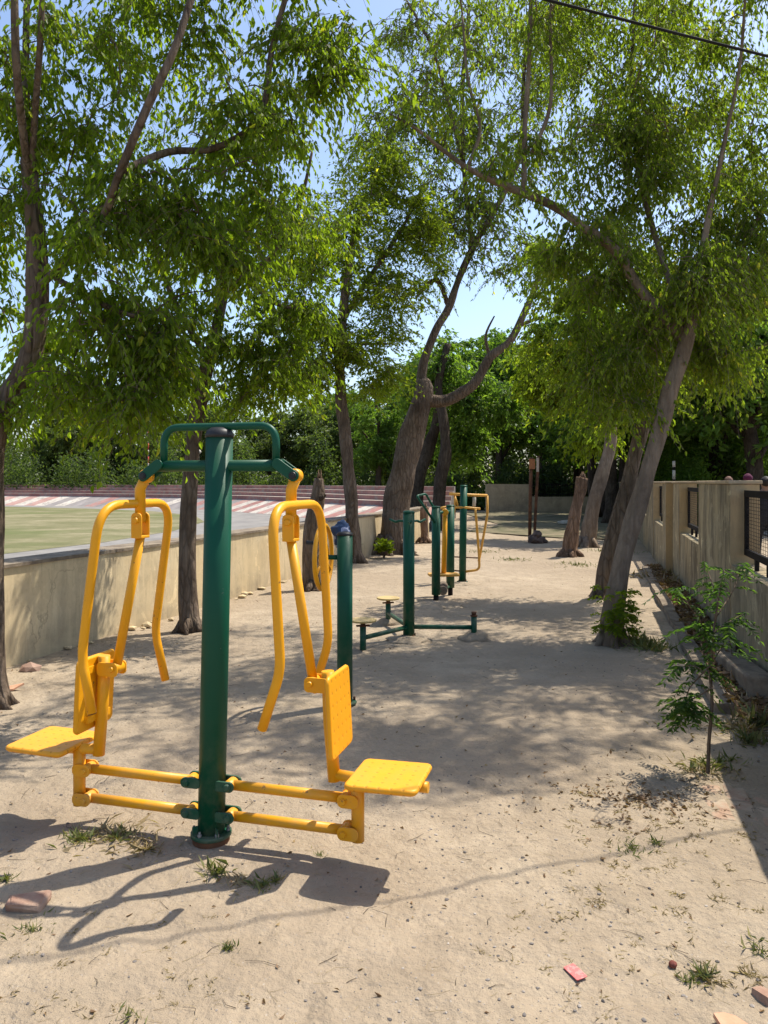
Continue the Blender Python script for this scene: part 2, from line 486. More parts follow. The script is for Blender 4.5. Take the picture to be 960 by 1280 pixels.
# the stand's curve in plan (inner edge), left to right
stand_curve = [(-60, 56), (-40, 54.5), (-25.6, 51.3), (-17.5, 48), (-10.9, 43.6), (-6.8, 38.5), (-3.9, 33.8), (-1.6, 30.4), (0.5, 28.9), (2.3, 28.5)]
def smooth_curve(pts, n=8):
    out = []
    P = [Vector((a, b, 0)) for a, b in pts]
    for i in range(len(P) - 1):
        p0 = P[max(i - 1, 0)]; p1 = P[i]; p2 = P[i + 1]; p3 = P[min(i + 2, len(P) - 1)]
        for k in range(n):
            t = k / n
            out.append(.5 * ((2 * p1) + (p2 - p0) * t + (2 * p0 - 5 * p1 + 4 * p2 - p3) * t * t + (3 * p1 - p0 - 3 * p2 + p3) * t ** 3))
    out.append(P[-1]); return out
SC = smooth_curve(stand_curve)
field_pts = [(-60, 54), (-26, 49.5), (-17, 44.5), (-12.2, 40.5), (-8.6, 35), (-6.9, 29.5), (-6.6, 24), (-7.1, 19.5), (-8.1, 16.2), (-10.5, 10), (-14, 3), (-60, 2)]
sheet('sports_field', field_pts, .034, FIELD)
LW0 = Vector((-3.2, 6.4, 0)); LWD = Vector((.281, .9597, 0)); LWN = Vector((.9597, -.281, 0))
trk = [(p.x, p.y) for p in SC]
lw = [LW0 - LWN * .35 + LWD * s for s in (15.6, 8, 0, -12)]
sheet('running_track', trk + [(p.x, p.y) for p in lw] + [(-60, -6)], .028, TRACK)

# right-hand frame: s along the wall, q towards the path
RW0 = Vector((3.1, 6.6, 0)); RWD = Vector((.267, .9637, 0)); RWQ = Vector((-.9637, .267, 0))
RROT = math.atan2(RWD.y, RWD.x)
def rw(s, q, z=0): return RW0 + RWD * s + RWQ * q + Vector((0, 0, z))
p = [rw(-14, -3.5), rw(60, -3.5), rw(60, -9.5), rw(-14, -9.5)]
sheet('road', [(a.x, a.y) for a in p], .03, ROAD)
p = [(4.2, 27.5), (2.6, 24), (5.2, 20.8), (8, 21), (10.4, 27), (14.0, 39.6), (3.9, 40.2)]
sheet('grass_verge', p, .028, SHADEGRASS)

# ------------------------------------------------------------------ low wall on the left
def wall_strip(mb, P0, D, Nn, s0, s1, t, z0, z1, step=.35, amp=.012, mi=0, seed=0, topmi=None):
    "plaster wall slab with slightly uneven faces; the front face lies on the line, body behind it"
    n = max(2, int((s1 - s0) / step)); rows = 5
    def pt(s, d, z, k):
        a = amp * noise.noise(Vector((s * 1.3, z * 2.2, seed + k * 5.0)))
        e = amp * 1.2 * noise.noise(Vector((s * .9, 3.3, seed + 9)))
        return P0 + D * s - Nn * (d - a) + Vector((0, 0, z + (e if z == z1 else 0)))
    sv = [s0 + (s1 - s0) * i / n for i in range(n + 1)]
    zv = [z0 + (z1 - z0) * j / rows for j in range(rows + 1)]
    for dd, k, flip in ((0, 0, False), (t, 1, True)):
        vs = [pt(s, dd, z, k) for s in sv for z in zv]; fs = []
        for i in range(n):
            for j in range(rows):
                a = i * (rows + 1) + j; b = a + rows + 1
                f = (a, b, b + 1, a + 1)
                fs.append(f if not flip else f[::-1])
        mb.add(vs, fs, mi, True)
    vs = []; fs = []
    for s in sv: vs += [pt(s, 0, z1, 0), pt(s, t, z1, 1)]
    for i in range(n): fs.append((2 * i, 2 * i + 2, 2 * i + 3, 2 * i + 1))
    mb.add(vs, fs, mi if topmi is None else topmi, False)
    for s, fl in ((s0, 0), (s1, 1)):
        vs = [pt(s, 0, z, 0) for z in zv] + [pt(s, t, z, 1) for z in zv]; m = rows + 1
        fs = [(j, j + 1, m + j + 1, m + j) for j in range(rows)]
        mb.add(vs, fs, mi, False)
t = thing('low_wall', 'long low cream plastered wall with grey top between the sand and the field', 'wall', LW0)
mb = MB(); wall_strip(mb, LW0, LWD, LWN, -11, 15.9, .30, -.1, .83, seed=1)
mb.build('wall_body', WALL_L, t, LW0)
mb = MB(); wall_strip(mb, LW0 + LWN * .022, LWD, LWN, -11, 15.92, .36, .832, .862, amp=.010, seed=3)
mb.build('coping', CONC, t, LW0)
mb = MB()
for i in range(60):                                             # crumbled plaster along the foot
    s = random.Random(i).uniform(-2, 15); r = random.Random(i + 99).uniform(.015, .055)
    p = LW0 + LWD * s + LWN * random.Random(i + 7).uniform(.02, .14)
    mb.blob((p.x, p.y, r * .2), (r * 1.3, r, r * .6), 1, .5, i)
tag(mb.build('plaster_crumbs', WALL_L), 'crumbled plaster bits along the foot of the low cream wall', 'rubble', None, 'stuff')

# ------------------------------------------------------------------ wall with iron grilles on the right
def grille_wall(name, label, piers, opens, q, zt):
    rt = thing(name, label, 'wall', RW0, RROT)
    for i, (a, b) in enumerate(piers):
        mb = MB(); wall_strip(mb, Vector((0, q, 0)), Vector((1, 0, 0)), Vector((0, 1, 0)), a, b, .255, -.12, zt, .3, .006, seed=i + 20)
        mb.v = [v for v in mb.v]
        po = mb.build('pier', [WALL_R, WALL_J], rt)
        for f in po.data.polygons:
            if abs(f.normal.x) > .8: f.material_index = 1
        mb = MB(); mb.box(((a + b) / 2, q - .1275, zt + .022), (b - a + .03, .30, .035), None, .006)
        mb.build('pier_cap', WALL_F, rt)
    for i, (a, b) in enumerate(opens):
        mb = MB(); wall_strip(mb, Vector((0, q - .006, 0)), Vector((1, 0, 0)), Vector((0, 1, 0)), a + .003, b - .003, .24, -.12, .77, .3, .006, seed=i + 40)
        mb.build('low_panel', WALL_R, rt)
        fq = q - .135
        mb = MB()
        z0, z1, bw = .865, 1.475, .06
        L = b - a - .03
        cx = (a + b) / 2
        mb.box((cx, fq, z1 - bw / 2), (L, .035, bw)); mb.box((cx, fq, z0 + bw / 2), (L, .035, bw))
        for x in (cx - L / 2 + bw / 2, cx + L / 2 - bw / 2):
            mb.box((x, fq, (z0 + z1) / 2), (bw, .033, z1 - z0 - 2 * bw))
        fr = mb.build('grille', IRON, rt)
        for x in np.arange(cx - L / 2 + .35, cx + L / 2 - .2, .5):
            mb = MB(); mb.box((x, fq, (.772 + z0) / 2), (.06, .03, z0 - .772)); mb.build('foot', IRON, fr)
        mb = MB()
        for x in np.arange(cx - L / 2 + bw, cx + L / 2 - bw, .075):
            mb.tube([(x, fq, z0 + bw), (x, fq, z1 - bw)], .0016, 4, False)
        for z in np.arange(z0 + bw + .02, z1 - bw, .032):
            mb.tube([(cx - L / 2 + bw, fq + .005, z), (cx + L / 2 - bw, fq + .005, z)], .0022, 4, False)
        mb.build('wire_mesh', IRON, fr)
    return rt
grille_wall('boundary_wall', 'stained plaster wall with black grilles beside the sapling, nearest the camera',
            [(-4.2, -1.65), (.735, 3.12), (5.44, 6.49)], [(-1.65, .735), (3.12, 5.44)], 0.0, 1.53)
pf, of_ = [(6.5, 7.17)], []
s0 = 7.17
while s0 < 32:
    of_.append((s0, s0 + 2.25)); pf.append((s0 + 2.25, s0 + 4.6)); s0 += 4.6
grille_wall('boundary_wall', 'weathered far stretch of grilled wall starting behind the leaning trees', pf, of_, .11, 1.53)

# kerb and broken concrete by the drain
t = MB()
wall_strip(t, rw(0, .46), RWD, RWQ, -1.6, 7.2, .12, -.08, .062, .12, .028, seed=60)
tag(t.build('drain_kerb', CONC), 'low worn concrete kerb of the leaf filled drain along the grilled wall', 'kerb')
for i, (s, q, L, W_, H, lab) in enumerate([(-.75, .13, 1.1, .20, .19, 'long broken concrete block in the drain against the grilled wall'),
                                           (.55, .10, .85, .17, .15, 'smaller concrete slab in the drain behind the sapling leaves')]):
    mb = MB(); mb.box((0, 0, H / 2 - .03), (L, W_, H), None, .03, 0, 3)
    mb.v = [tuple(Vector(v) + .02 * Vector((noise.noise(Vector(v) * 5), noise.noise(Vector(v) * 5 + Vector((3, 3, 3))), noise.noise(Vector(v) * 4 + Vector((9, 1, 1)))))) for v in mb.v]
    o = mb.build('concrete_block', CONC); o.location = rw(s, q); o.rotation_euler = (0, .04, RROT + .05 * (1 - 2 * i))
    tag(o, lab, 'block')

# ------------------------------------------------------------------ stands, far wall, railing
def stands():
    rt = thing('stadium_stand', 'low curved stadium stand with maroon steps and red and white striped slope', 'stand', (SC[20].x, SC[20].y, 0))
    off = rt.location
    n = len(SC)
    nrm = []
    for i in range(n):
        a = SC[max(i - 1, 0)]; b = SC[min(i + 1, n - 1)]; d = (b - a).normalized(); nrm.append(Vector((-d.y, d.x, 0)))
    arc = [0]
    for i in range(1, n): arc.append(arc[-1] + (SC[i] - SC[i - 1]).length)
    total = arc[-1]
    def P(s, d, z):
        s = max(0, min(total - 1e-4, s))
        i = max(k for k in range(n - 1) if arc[k] <= s); t = (s - arc[i]) / (arc[i + 1] - arc[i])
        p = SC[i].lerp(SC[i + 1], t); q = nrm[i].lerp(nrm[i + 1], t)
        return p + q * d + Vector((0, 0, z))
    mb = MB(); st = .85; k = 0; s = 0.0
    rr = random.Random(4)
    while s < total:
        mats = 0 if k % 2 else 1
        far = s / total
        if rr.random() < .12 + (.45 if .52 < far < .72 else 0): mats = 2
        elif far > .55 and mats == 0 and rr.random() < .6: mats = 3
        m = 5; sk = .9
        for j in range(m):
            a, b = j / m, (j + 1) / m
            vs = [P(s + sk * a, .15 + 1.5 * a, .02 + .60 * a), P(s + st + sk * a, .15 + 1.5 * a, .02 + .60 * a),
                  P(s + st + sk * b, .15 + 1.5 * b, .02 + .60 * b), P(s + sk * b, .15 + 1.5 * b, .02 + .60 * b)]
            mb.add(vs, [(0, 1, 2, 3)], mats, False)
        s += st; k += 1
    mb.build('striped_slope', [SMPINK, SMWHT, SMGRY, SMRED], rt, off)
    z = .62; d = 1.65
    sv = [total * i / 120 for i in range(121)]
    for row in range(4):
        mb = MB()
        h = .19
        vs = []; fs = []
        for s in sv: vs += [P(s, d, z), P(s, d, z + h), P(s, d + .72, z + h)]
        for i in range(120):
            a = 3 * i; b = a + 3
            fs.append((a, b, b + 1, a + 1)); fs.append((a + 1, b + 1, b + 2, a + 2))
        for f in fs[::2]: pass
        mb.add(vs, fs[::2], 0, False); mb.add(vs, fs[1::2], 1, False)
        mb.build('step', [SMRED, SMTREAD], rt, off)
        z += h; d += .72
    mb = MB(); vs = []; fs = []
    for s in sv: vs += [P(s, d, z), P(s, d + .25, z), P(s, d + .25, 0)]
    for i in range(120):
        a = 3 * i; b = a + 3; fs += [(a, b, b + 1, a + 1), (a + 1, b + 1, b + 2, a + 2)]
    mb.add(vs, fs, 0, False); mb.build('back_wall', SMGRY, rt, off)
    mb = MB()
    for s in (total - .001,):
        vs = [P(s, .15, 0), P(s, .15, .02), P(s, 1.65, .62)]
        dd, zz = 1.65, .62
        for row in range(4): vs += [P(s, dd, zz + .19), P(s, dd + .72, zz + .19)]; dd += .72; zz += .19
        vs += [P(s, dd, 0)]
        mb.add(vs, [list(range(len(vs)))], 0, False)
    mb.build('end_wall', SMGRY, rt, off)
stands()

fw = at(608, 640, 40); 
t = thing('end_wall', 'old tan plaster wall with taller left part across the end of the path', 'wall', (5.35, 40.2, 0))
mb = MB(); wall_strip(mb, Vector((5.35, 40.2, 0)), Vector((1, .02, 0)), Vector((.02, -1, 0)), 0, 2.3, .25, -.1, 1.46, .3, .02, seed=70)
mb.build('tall_panel', WALL_F, t, t.location)
mb = MB(); wall_strip(mb, Vector((5.35, 40.2, 0)), Vector((1, .02, 0)), Vector((.02, -1, 0)), 2.31, 9.5, .25, -.1, .80, .3, .02, seed=71)
mb.build('low_panel', WALL_F, t, t.location)
t = thing('railing', 'black iron railing on top of the far low wall', 'railing', (7.7, 40.3, .79))
mb = MB()
for i in range(74):
    x = 7.75 + i * .095; mb.cyl((x, 40.36, .78), (x, 40.36, 1.50), .012, 5)
for z in (.9, 1.42): mb.box((11.25, 40.36, z), (7.1, .035, .035))
mb.build('bars', IRON, t, t.location)
for x in (7.72, 10.1, 12.5, 14.8):
    mb = MB(); mb.box((x, 40.36, 1.17), (.10, .10, .78)); mb.build('post', WALL_F, t, t.location)

# ------------------------------------------------------------------ trees
def sample_path(pts, n):
    pts = np.array(pts); d = np.r_[0, np.cumsum(np.linalg.norm(np.diff(pts, axis=0), axis=1))]
    t = np.linspace(0, d[-1], n)
    return np.stack([np.interp(t, d, pts[:, k]) for k in range(3)], 1)

def cat_path(pts, n=6):
    out = []
    P = [Vector(p) for p in pts]
    for i in range(len(P) - 1):
        p0 = P[max(i - 1, 0)]; p1 = P[i]; p2 = P[i + 1]; p3 = P[min(i + 2, len(P) - 1)]
        for k in range(n):
            t = k / n
            out.append(.5 * ((2 * p1) + (p2 - p0) * t + (2 * p0 - 5 * p1 + 4 * p2 - p3) * t * t + (3 * p1 - p0 - 3 * p2 + p3) * t ** 3))
    out.append(P[-1]); return out

def norm(a): return a / np.maximum(np.linalg.norm(a, axis=-1, keepdims=True), 1e-9)

def leaf_cards(P, D, Lr, Wr, r, curl=.25, fine=False):
    n = len(P)
    rnd = norm(r.normal(size=(n, 3)))
    Sd = norm(np.cross(D, rnd)); Nn = np.cross(Sd, D)
    L = Lr[:, None]; W = Wr[:, None]
    mid = P + D * L * .42 + Nn * L * .04
    tip = P + D * L + Nn * L * (-curl * r.random((n, 1)))
    if not fine:
        V = np.stack([P, mid + Sd * W * .5 + Nn * W * .18, tip, mid - Sd * W * .5 + Nn * W * .18], 1).reshape(-1, 3)
        b = np.arange(n)[:, None] * 4
        F = np.concatenate([b + np.array([[0, 1, 2]]), b + np.array([[0, 2, 3]])], 1).reshape(-1, 3)
    else:
        m1 = P + D * L * .26 + Nn * L * .03; m2 = P + D * L * .60 + Nn * L * .02
        V = np.stack([P, m1 + Sd * W * .46 + Nn * W * .16, m2 + Sd * W * .42 + Nn * W * .12, tip, m2 - Sd * W * .42 + Nn * W * .12, m1 - Sd * W * .46 + Nn * W * .16], 1).reshape(-1, 3)
        b = np.arange(n)[:, None] * 6
        F = np.concatenate([b + np.array([[0, 1, 2]]), b + np.array([[0, 2, 3]]), b + np.array([[0, 3, 4]]), b + np.array([[0, 4, 5]])], 1).reshape(-1, 3)
    return V, F

def twig_mesh(P0, P1, P2, r0, r1):
    n = len(P0)
    d = norm(P2 - P0); ref = np.tile([[.3, .8, .5]], (n, 1)); a = norm(np.cross(d, ref)); b = np.cross(d, a)
    rings = []
    for P, r in ((P0, r0), (P1, (r0 + r1) / 2), (P2, r1)):
        for k in range(3):
            an = 2 * math.pi * k / 3
            rings.append(P + (a * math.cos(an) + b * math.sin(an)) * r)
    V = np.stack(rings, 1).reshape(-1, 3)
    f = []
    for i in range(2):
        for k in range(3):
            k2 = (k + 1) % 3; f.append((i * 3 + k, i * 3 + k2, (i + 1) * 3 + k2, (i + 1) * 3 + k))
    F = (np.arange(n)[:, None, None] * 9 + np.array(f)[None]).reshape(-1, 4)
    return V, F

def tree(name, label, base, limbs, blobs, nbr, ntw, lpt, leafL, leafm, barkm, seed, group=None, droop=.6, twigL=.5, shell=.35, down=.75, attach_from=.45, twr=.0022, aspect=.44, brs=1.0, fine=False):
    """limbs: list of (points, radii, attach) in world space; blobs: (centre, radii, weight)."""
    r = np.random.default_rng(seed)
    rt = thing(name, label, 'tree', base, 0, group)
    off = np.array(rt.location)
    mb = MB(); nodes = []
    for pts, rad, att in limbs:
        cp = cat_path(pts, 5)
        rr = np.interp(np.linspace(0, 1, len(cp)), np.linspace(0, 1, len(rad)), rad)
        big = rad[0] > .05
        if big and pts[0][2] < .15: rr[0] *= 1.35; rr[1] *= 1.16
        mb.tube(cp, rr, 14 if big else 7, True, 0, .32 if big else .12)
        if big and pts[0][2] < .15 and not group:
            q0 = Vector(pts[0])
            for k in range(6):
                a = k * 1.05 + seed; R0 = rad[0]
                mb.tube([q0 + Vector((math.cos(a) * R0 * .6, math.sin(a) * R0 * .6, R0 * 1.3)), q0 + Vector((math.cos(a) * R0 * 1.35, math.sin(a) * R0 * 1.35, R0 * .25)), q0 + Vector((math.cos(a + .2) * R0 * 2.4, math.sin(a + .2) * R0 * 2.4, -.05))], [R0 * .42, R0 * .30, R0 * .12], 8, True, 0, .3)
        k0 = int(len(cp) * att)
        nodes += [tuple(p) for p in cp[k0:]]
    trunk = mb.build('trunk', barkm, rt, off)
    # crown targets
    wts = np.array([b[2] for b in blobs], float); wts /= wts.sum()
    def sampleb(n):
        i = r.choice(len(blobs), n, p=wts)
        c = np.array([tuple(b[0]) for b in blobs])[i]; ra = np.array([b[1] for b in blobs])[i]
        u = norm(r.normal(size=(n, 3))) * (shell + (1 - shell) * r.random((n, 1))) ** .6
        return c + u * ra
    T = sampleb(nbr)
    N = np.array(nodes); seg_pts = []; mbb = MB()
    order = np.argsort([np.min(np.linalg.norm(N - t, axis=1)) for t in T])
    for k in order:
        tgt = T[k]
        d = np.linalg.norm(N - tgt, axis=1) + .35 * np.maximum(0, N[:, 2] - tgt[2])
        a = N[int(np.argmin(d))]
        L = np.linalg.norm(tgt - a)
        if L < .05: continue
        m = 5 if L < 1.5 else 8
        tt = np.linspace(0, 1, m)[:, None]
        path = a + (tgt - a) * tt + np.array([[0, 0, 1]]) * (.16 * L * np.sin(tt * math.pi)) + r.normal(size=(m, 3)) * .045 * L * np.sin(tt * math.pi)
        r0 = min(.004 + .0085 * L, .03) * brs
        mbb.tube([Vector(p) for p in path], np.linspace(r0, .0035 * brs, m), 5, False)
        N = np.vstack([N, path[1:]])
        seg_pts.append(path[max(1, m // 3):])
    if seg_pts:
        SP = np.concatenate(seg_pts)
    else: SP = N
    i = r.choice(len(SP), ntw)
    st = SP[i] + r.normal(size=(ntw, 3)) * twigL * .14
    az = r.random(ntw) * 2 * math.pi
    dirn = np.stack([np.cos(az), np.sin(az), r.normal(size=ntw) * .35 + .1], 1); dirn = norm(dirn)
    Lt = twigL * (.5 + r.random(ntw))
    def pos(t): return st[:, None, :] + dirn[:, None, :] * (Lt[:, None] * t * .8)[..., None] + np.array([0, 0, -1.0]) * (droop * Lt[:, None] * t ** 2)[..., None]
    tt = np.array([0, .5, 1.0])[None].repeat(ntw, 0); q = pos(tt)
    VT, FT = twig_mesh(q[:, 0], q[:, 1], q[:, 2], twr * brs, twr * .5 * brs)
    if mbb.v:
        VB = np.array(mbb.v); FB = np.array(mbb.f)
        VT, FT = np.concatenate([VB, VT]), np.concatenate([FB, FT + len(VB)])
    FT = np.concatenate([FT[:, [0, 1, 2]], FT[:, [0, 2, 3]]])
    t = (.12 + .88 * (np.arange(lpt)[None] + r.random((ntw, lpt))) / lpt)
    P = pos(t).reshape(-1, 3)
    n = len(P)
    dw = np.tile([[0, 0, -1.0]], (n, 1)); side = norm(np.repeat(dirn, lpt, 0) + r.normal(size=(n, 3)) * .9)
    D = norm(dw * down * (.6 + .6 * r.random((n, 1))) + side * (1.05 - down * .6))
    P = P + r.normal(size=(n, 3)) * leafL * .18
    Ls = leafL * (.45 + .85 * r.random(n)); Ws = Ls * aspect * (.8 + .4 * r.random(n))
    V, F = leaf_cards(P, D, Ls, Ws, r, .25, fine)
    tint = np.clip(np.repeat(r.random(ntw), lpt) * .55 + r.random(n) * .55 - .05, 0, 1)
    nl_ = len(F)
    F = np.concatenate([F, FT + len(V)]); V = np.concatenate([V, VT])
    tn = np.concatenate([np.repeat(tint, 6 if fine else 4), np.full(len(VT), .3)])
    cr = fast_mesh('crown', V - off, F, leafm, rt, tn)
    cr.data.materials.append(barkm)
    mi = np.zeros(len(F), np.int32); mi[nl_:] = 1
    cr.data.polygons.foreach_set('material_index', mi)
    return rt

def PZ(lst, Z=None):
    return [at(*(q if len(q) == 3 else (q[0], q[1], Z))) for q in lst]
def B(px, py, Z, rx, ry, rz, wt=1.0):
    return (at(px, py, Z), (rx / FPX * Z, rz * .75, ry / FPX * Z), wt)

# T1: left edge tree with big drooping leaves
b1 = gr(-7, 884)
Z1 = b1.y
tree('tree', 'leafy tree on the left edge with large drooping leaves above the press machine', b1,
     [(PZ([(-7, 884), (-9, 760), (-10, 640), (-8, 560), (4, 505), (26, 470), (43, 425), (47, 360), (42, 270), (36, 200)], Z1), [.085, .078, .072, .07, .066, .055], .6),
      (PZ([(38, 230, Z1), (27, 150, 5.0), (20, 70, 4.75), (17, -40, 4.7), (10, -200, 4.7)]), [.030, .024, .02], .5),
      (PZ([(38, 230, Z1), (44, 140, 5.0), (51, 40, 4.75), (54, -60, 4.7)]), [.024, .020, .017], .5),
      (PZ([(36, 240), (33, 120), (33, 20), (38, -80)], Z1 + .2), [.03, .025, .02], .1),
      (PZ([(46, 360, Z1), (92, 318, 5.0), (130, 268, 4.75), (150, 215, 4.6), (185, 132, 4.5), (216, 66, 4.5), (240, -5, 4.6), (262, -90, 4.7)]), [.026, .025, .024, .020], .1),
      (PZ([(150, 215, 4.62), (210, 190, 5.0), (270, 185, 5.1), (325, 145, 5.2), (340, 60, 5.3), (362, -20, 5.4)]), [.024, .022, .018], .2),
      (PZ([(45, 330, 5.28), (90, 360, 5.1), (150, 390, 4.9), (200, 400, 4.9)]), [.024, .018, .012], .2)],
     [B(60, 150, 5.3, 120, 160, .8, 1.2), B(170, 300, 5.0, 110, 120, .6, 1.1), B(135, 420, 5.0, 80, 75, .75, .7), B(285, 190, 5.2, 95, 120, .6, 1.1),
      B(400, 75, 5.4, 75, 80, .5, .75), B(290, 310, 5.2, 60, 60, .5, .5), B(150, 20, 5.5, 170, 100, .8, 1.2), B(-20, 280, 5.5, 70, 110, .5, .5),
      B(330, -60, 5.5, 150, 80, .7, .8), B(105, 490, 5.1, 100, 50, .8, .68), B(20, 500, 5.6, 55, 45, .6, .45), B(205, 450, 5.2, 50, 60, .6, .4), B(165, 500, 4.9, 40, 45, .35, .5), B(70, 430, 5.8, 70, 60, .4, .4), B(0, 350, 5.9, 50, 60, .4, .25), B(30, -200, 5.5, 200, 120, 1.0, .9), B(200, 420, 5.0, 60, 55, .4, .55), B(-150, 100, 5.5, 120, 200, 1.0, .5)],
     340, 3700, 12, .056, LEAF_A, BARK, 11, None, .65, .34, .1, .9, fine=True)

# T2: thin tree in front of the low wall
b2 = gr(237, 788)
tree('tree', 'slender tree with dark rough trunk standing just behind the left side of the press machine', b2,
     [(PZ([(237, 788), (234, 740), (233, 690), (236, 620), (242, 545), (252, 490), (268, 425), (284, 345), (300, 280)], b2.y), [.098, .088, .082, .078, .072, .055, .04], .65),
      (PZ([(262, 450, 8.04), (225, 390, 8.1), (200, 330, 8.2), (180, 250, 8.2)]), [.04, .03, .015], .3),
      (PZ([(280, 360, 8.04), (330, 330, 8.1), (370, 270, 8.3), (390, 190, 8.4)]), [.04, .03, .015], .3),
      (PZ([(300, 340, 8.04), (345, 380, 7.8), (380, 385, 7.8)]), [.025, .018, .01], .3)],
     [B(280, 270, 8.1, 90, 80, .9), B(345, 400, 8, 60, 42, .6, .7), B(230, 390, 8, 55, 60, .6, .8), B(385, 300, 8.3, 60, 70, .8, .8), B(190, 260, 8.3, 80, 90, .8, .8), B(300, 150, 8.4, 110, 80, 1.0, .8), B(285, 440, 8, 40, 30, .4, .35), B(350, 455, 8, 65, 42, .6, .7), B(300, 490, 8, 40, 25, .5, .3), B(215, 450, 8, 45, 45, .5, .4)],
     200, 2100, 12, .060, LEAF_A, BARK, 12, None, .6, .36, .1, .85, fine=True)

# T3: slim tree with bright crown
b3 = gr(444, 703)
tree('tree', 'slim tree with bright green crown growing against the far part of the low wall', b3,
     [(PZ([(444, 704), (441, 650), (437, 600), (432, 555), (427, 505), (424, 455), (428, 400), (436, 330), (450, 260)], b3.y), [.14, .125, .118, .11, .105, .085, .05], .6),
      (PZ([(428, 400, 15.3), (460, 350, 15.4), (500, 290, 15.6), (530, 230, 15.7)]), [.06, .045, .02], .2),
      (PZ([(425, 440, 15.3), (395, 400, 15), (360, 360, 14.8), (345, 320, 14.8)]), [.05, .035, .015], .2),
      (PZ([(426, 430, 15.3), (460, 430, 15.2), (490, 430, 15.2)]), [.04, .03, .015], .3)],
     [B(430, 300, 15.1, 80, 80, 1.3, 1.2), B(482, 375, 15.3, 52, 58, 1.1, 1.0), B(405, 420, 14.6, 62, 38, .9, .8), B(480, 220, 15.6, 62, 45, 1.0, .7), B(375, 345, 14.9, 55, 60, 1.0, .8), B(525, 290, 15.7, 38, 50, .8, .5),
      B(470, 470, 15.0, 40, 28, .8, .6), B(385, 470, 14.6, 45, 24, .8, .5)],
     240, 3000, 12, .092, LEAF_B, BARK, 13, None, .4, .55, .1, .6, twr=.004)

# T4: the big tree with bare limb
b4 = gr(497, 692)
tree('tree', 'largest tree with thick trunk and bare forked limb at the end of the low wall', b4,
     [(PZ([(489, 694), (493, 650), (500, 605), (509, 565), (520, 525), (530, 490), (528, 474)], b4.y), [.31, .275, .265, .26, .26, .21, .10], .95),
      (PZ([(534, 500), (556, 501), (578, 490), (597, 474), (612, 446), (636, 428), (652, 398), (668, 362), (680, 320)], b4.y), [.15, .125, .11, .10, .085, .065, .04], .65),
      (PZ([(612, 446, 17.1), (607, 420, 17), (618, 395, 17)]), [.05, .03, .015], .5),
      (PZ([(648, 408, 17.1), (672, 398, 17), (685, 396, 17)]), [.05, .035, .02], .5),
      (PZ([(524, 508), (529, 455), (545, 412), (561, 384), (575, 345), (598, 296), (626, 250), (650, 200)], b4.y + .2), [.12, .095, .088, .08, .07, .055, .035], .45),
      (PZ([(561, 384, 17.3), (545, 350, 17.2), (520, 372, 17)]), [.06, .05, .03], .5),
      (PZ([(590, 312, 17.3), (580, 210, 17.2), (578, 110, 17.2), (586, 10, 17.2), (580, -120, 17.2)]), [.06, .05, .045, .035, .02], .2),
      (PZ([(580, 210, 17.2), (560, 130, 17.0), (540, 60, 16.8), (505, -5, 16.8)]), [.045, .035, .02], .2),
      (PZ([(610, 280, 17.3), (650, 190, 17.4), (655, 90, 17.5), (668, -40, 17.5)]), [.06, .05, .03], .2)],
     [B(560, 180, 17.2, 70, 110, 1.6, 1.0), B(640, 120, 17.4, 65, 110, 1.6, 1.0), B(560, 40, 17, 80, 70, 1.6, .7), B(690, 50, 17.5, 60, 90, 1.5, .8), B(520, 160, 17, 45, 55, 1.2, .4), B(650, 320, 17.2, 60, 45, 1.0, .35), B(590, 280, 17, 60, 60, 1.2, .6), B(500, 60, 17, 45, 80, 1.2, .4), B(545, 290, 17, 35, 60, 1.0, .35), B(470, 180, 17.5, 40, 50, 1.0, .3), B(600, -120, 17.3, 130, 100, 2.2, 1.0), B(620, 240, 17.4, 60, 40, 1.0, .4)],
     300, 2500, 11, .098, LEAF_C, BARK, 14, None, .6, .6, .2, .85, twr=.006, brs=1.5)

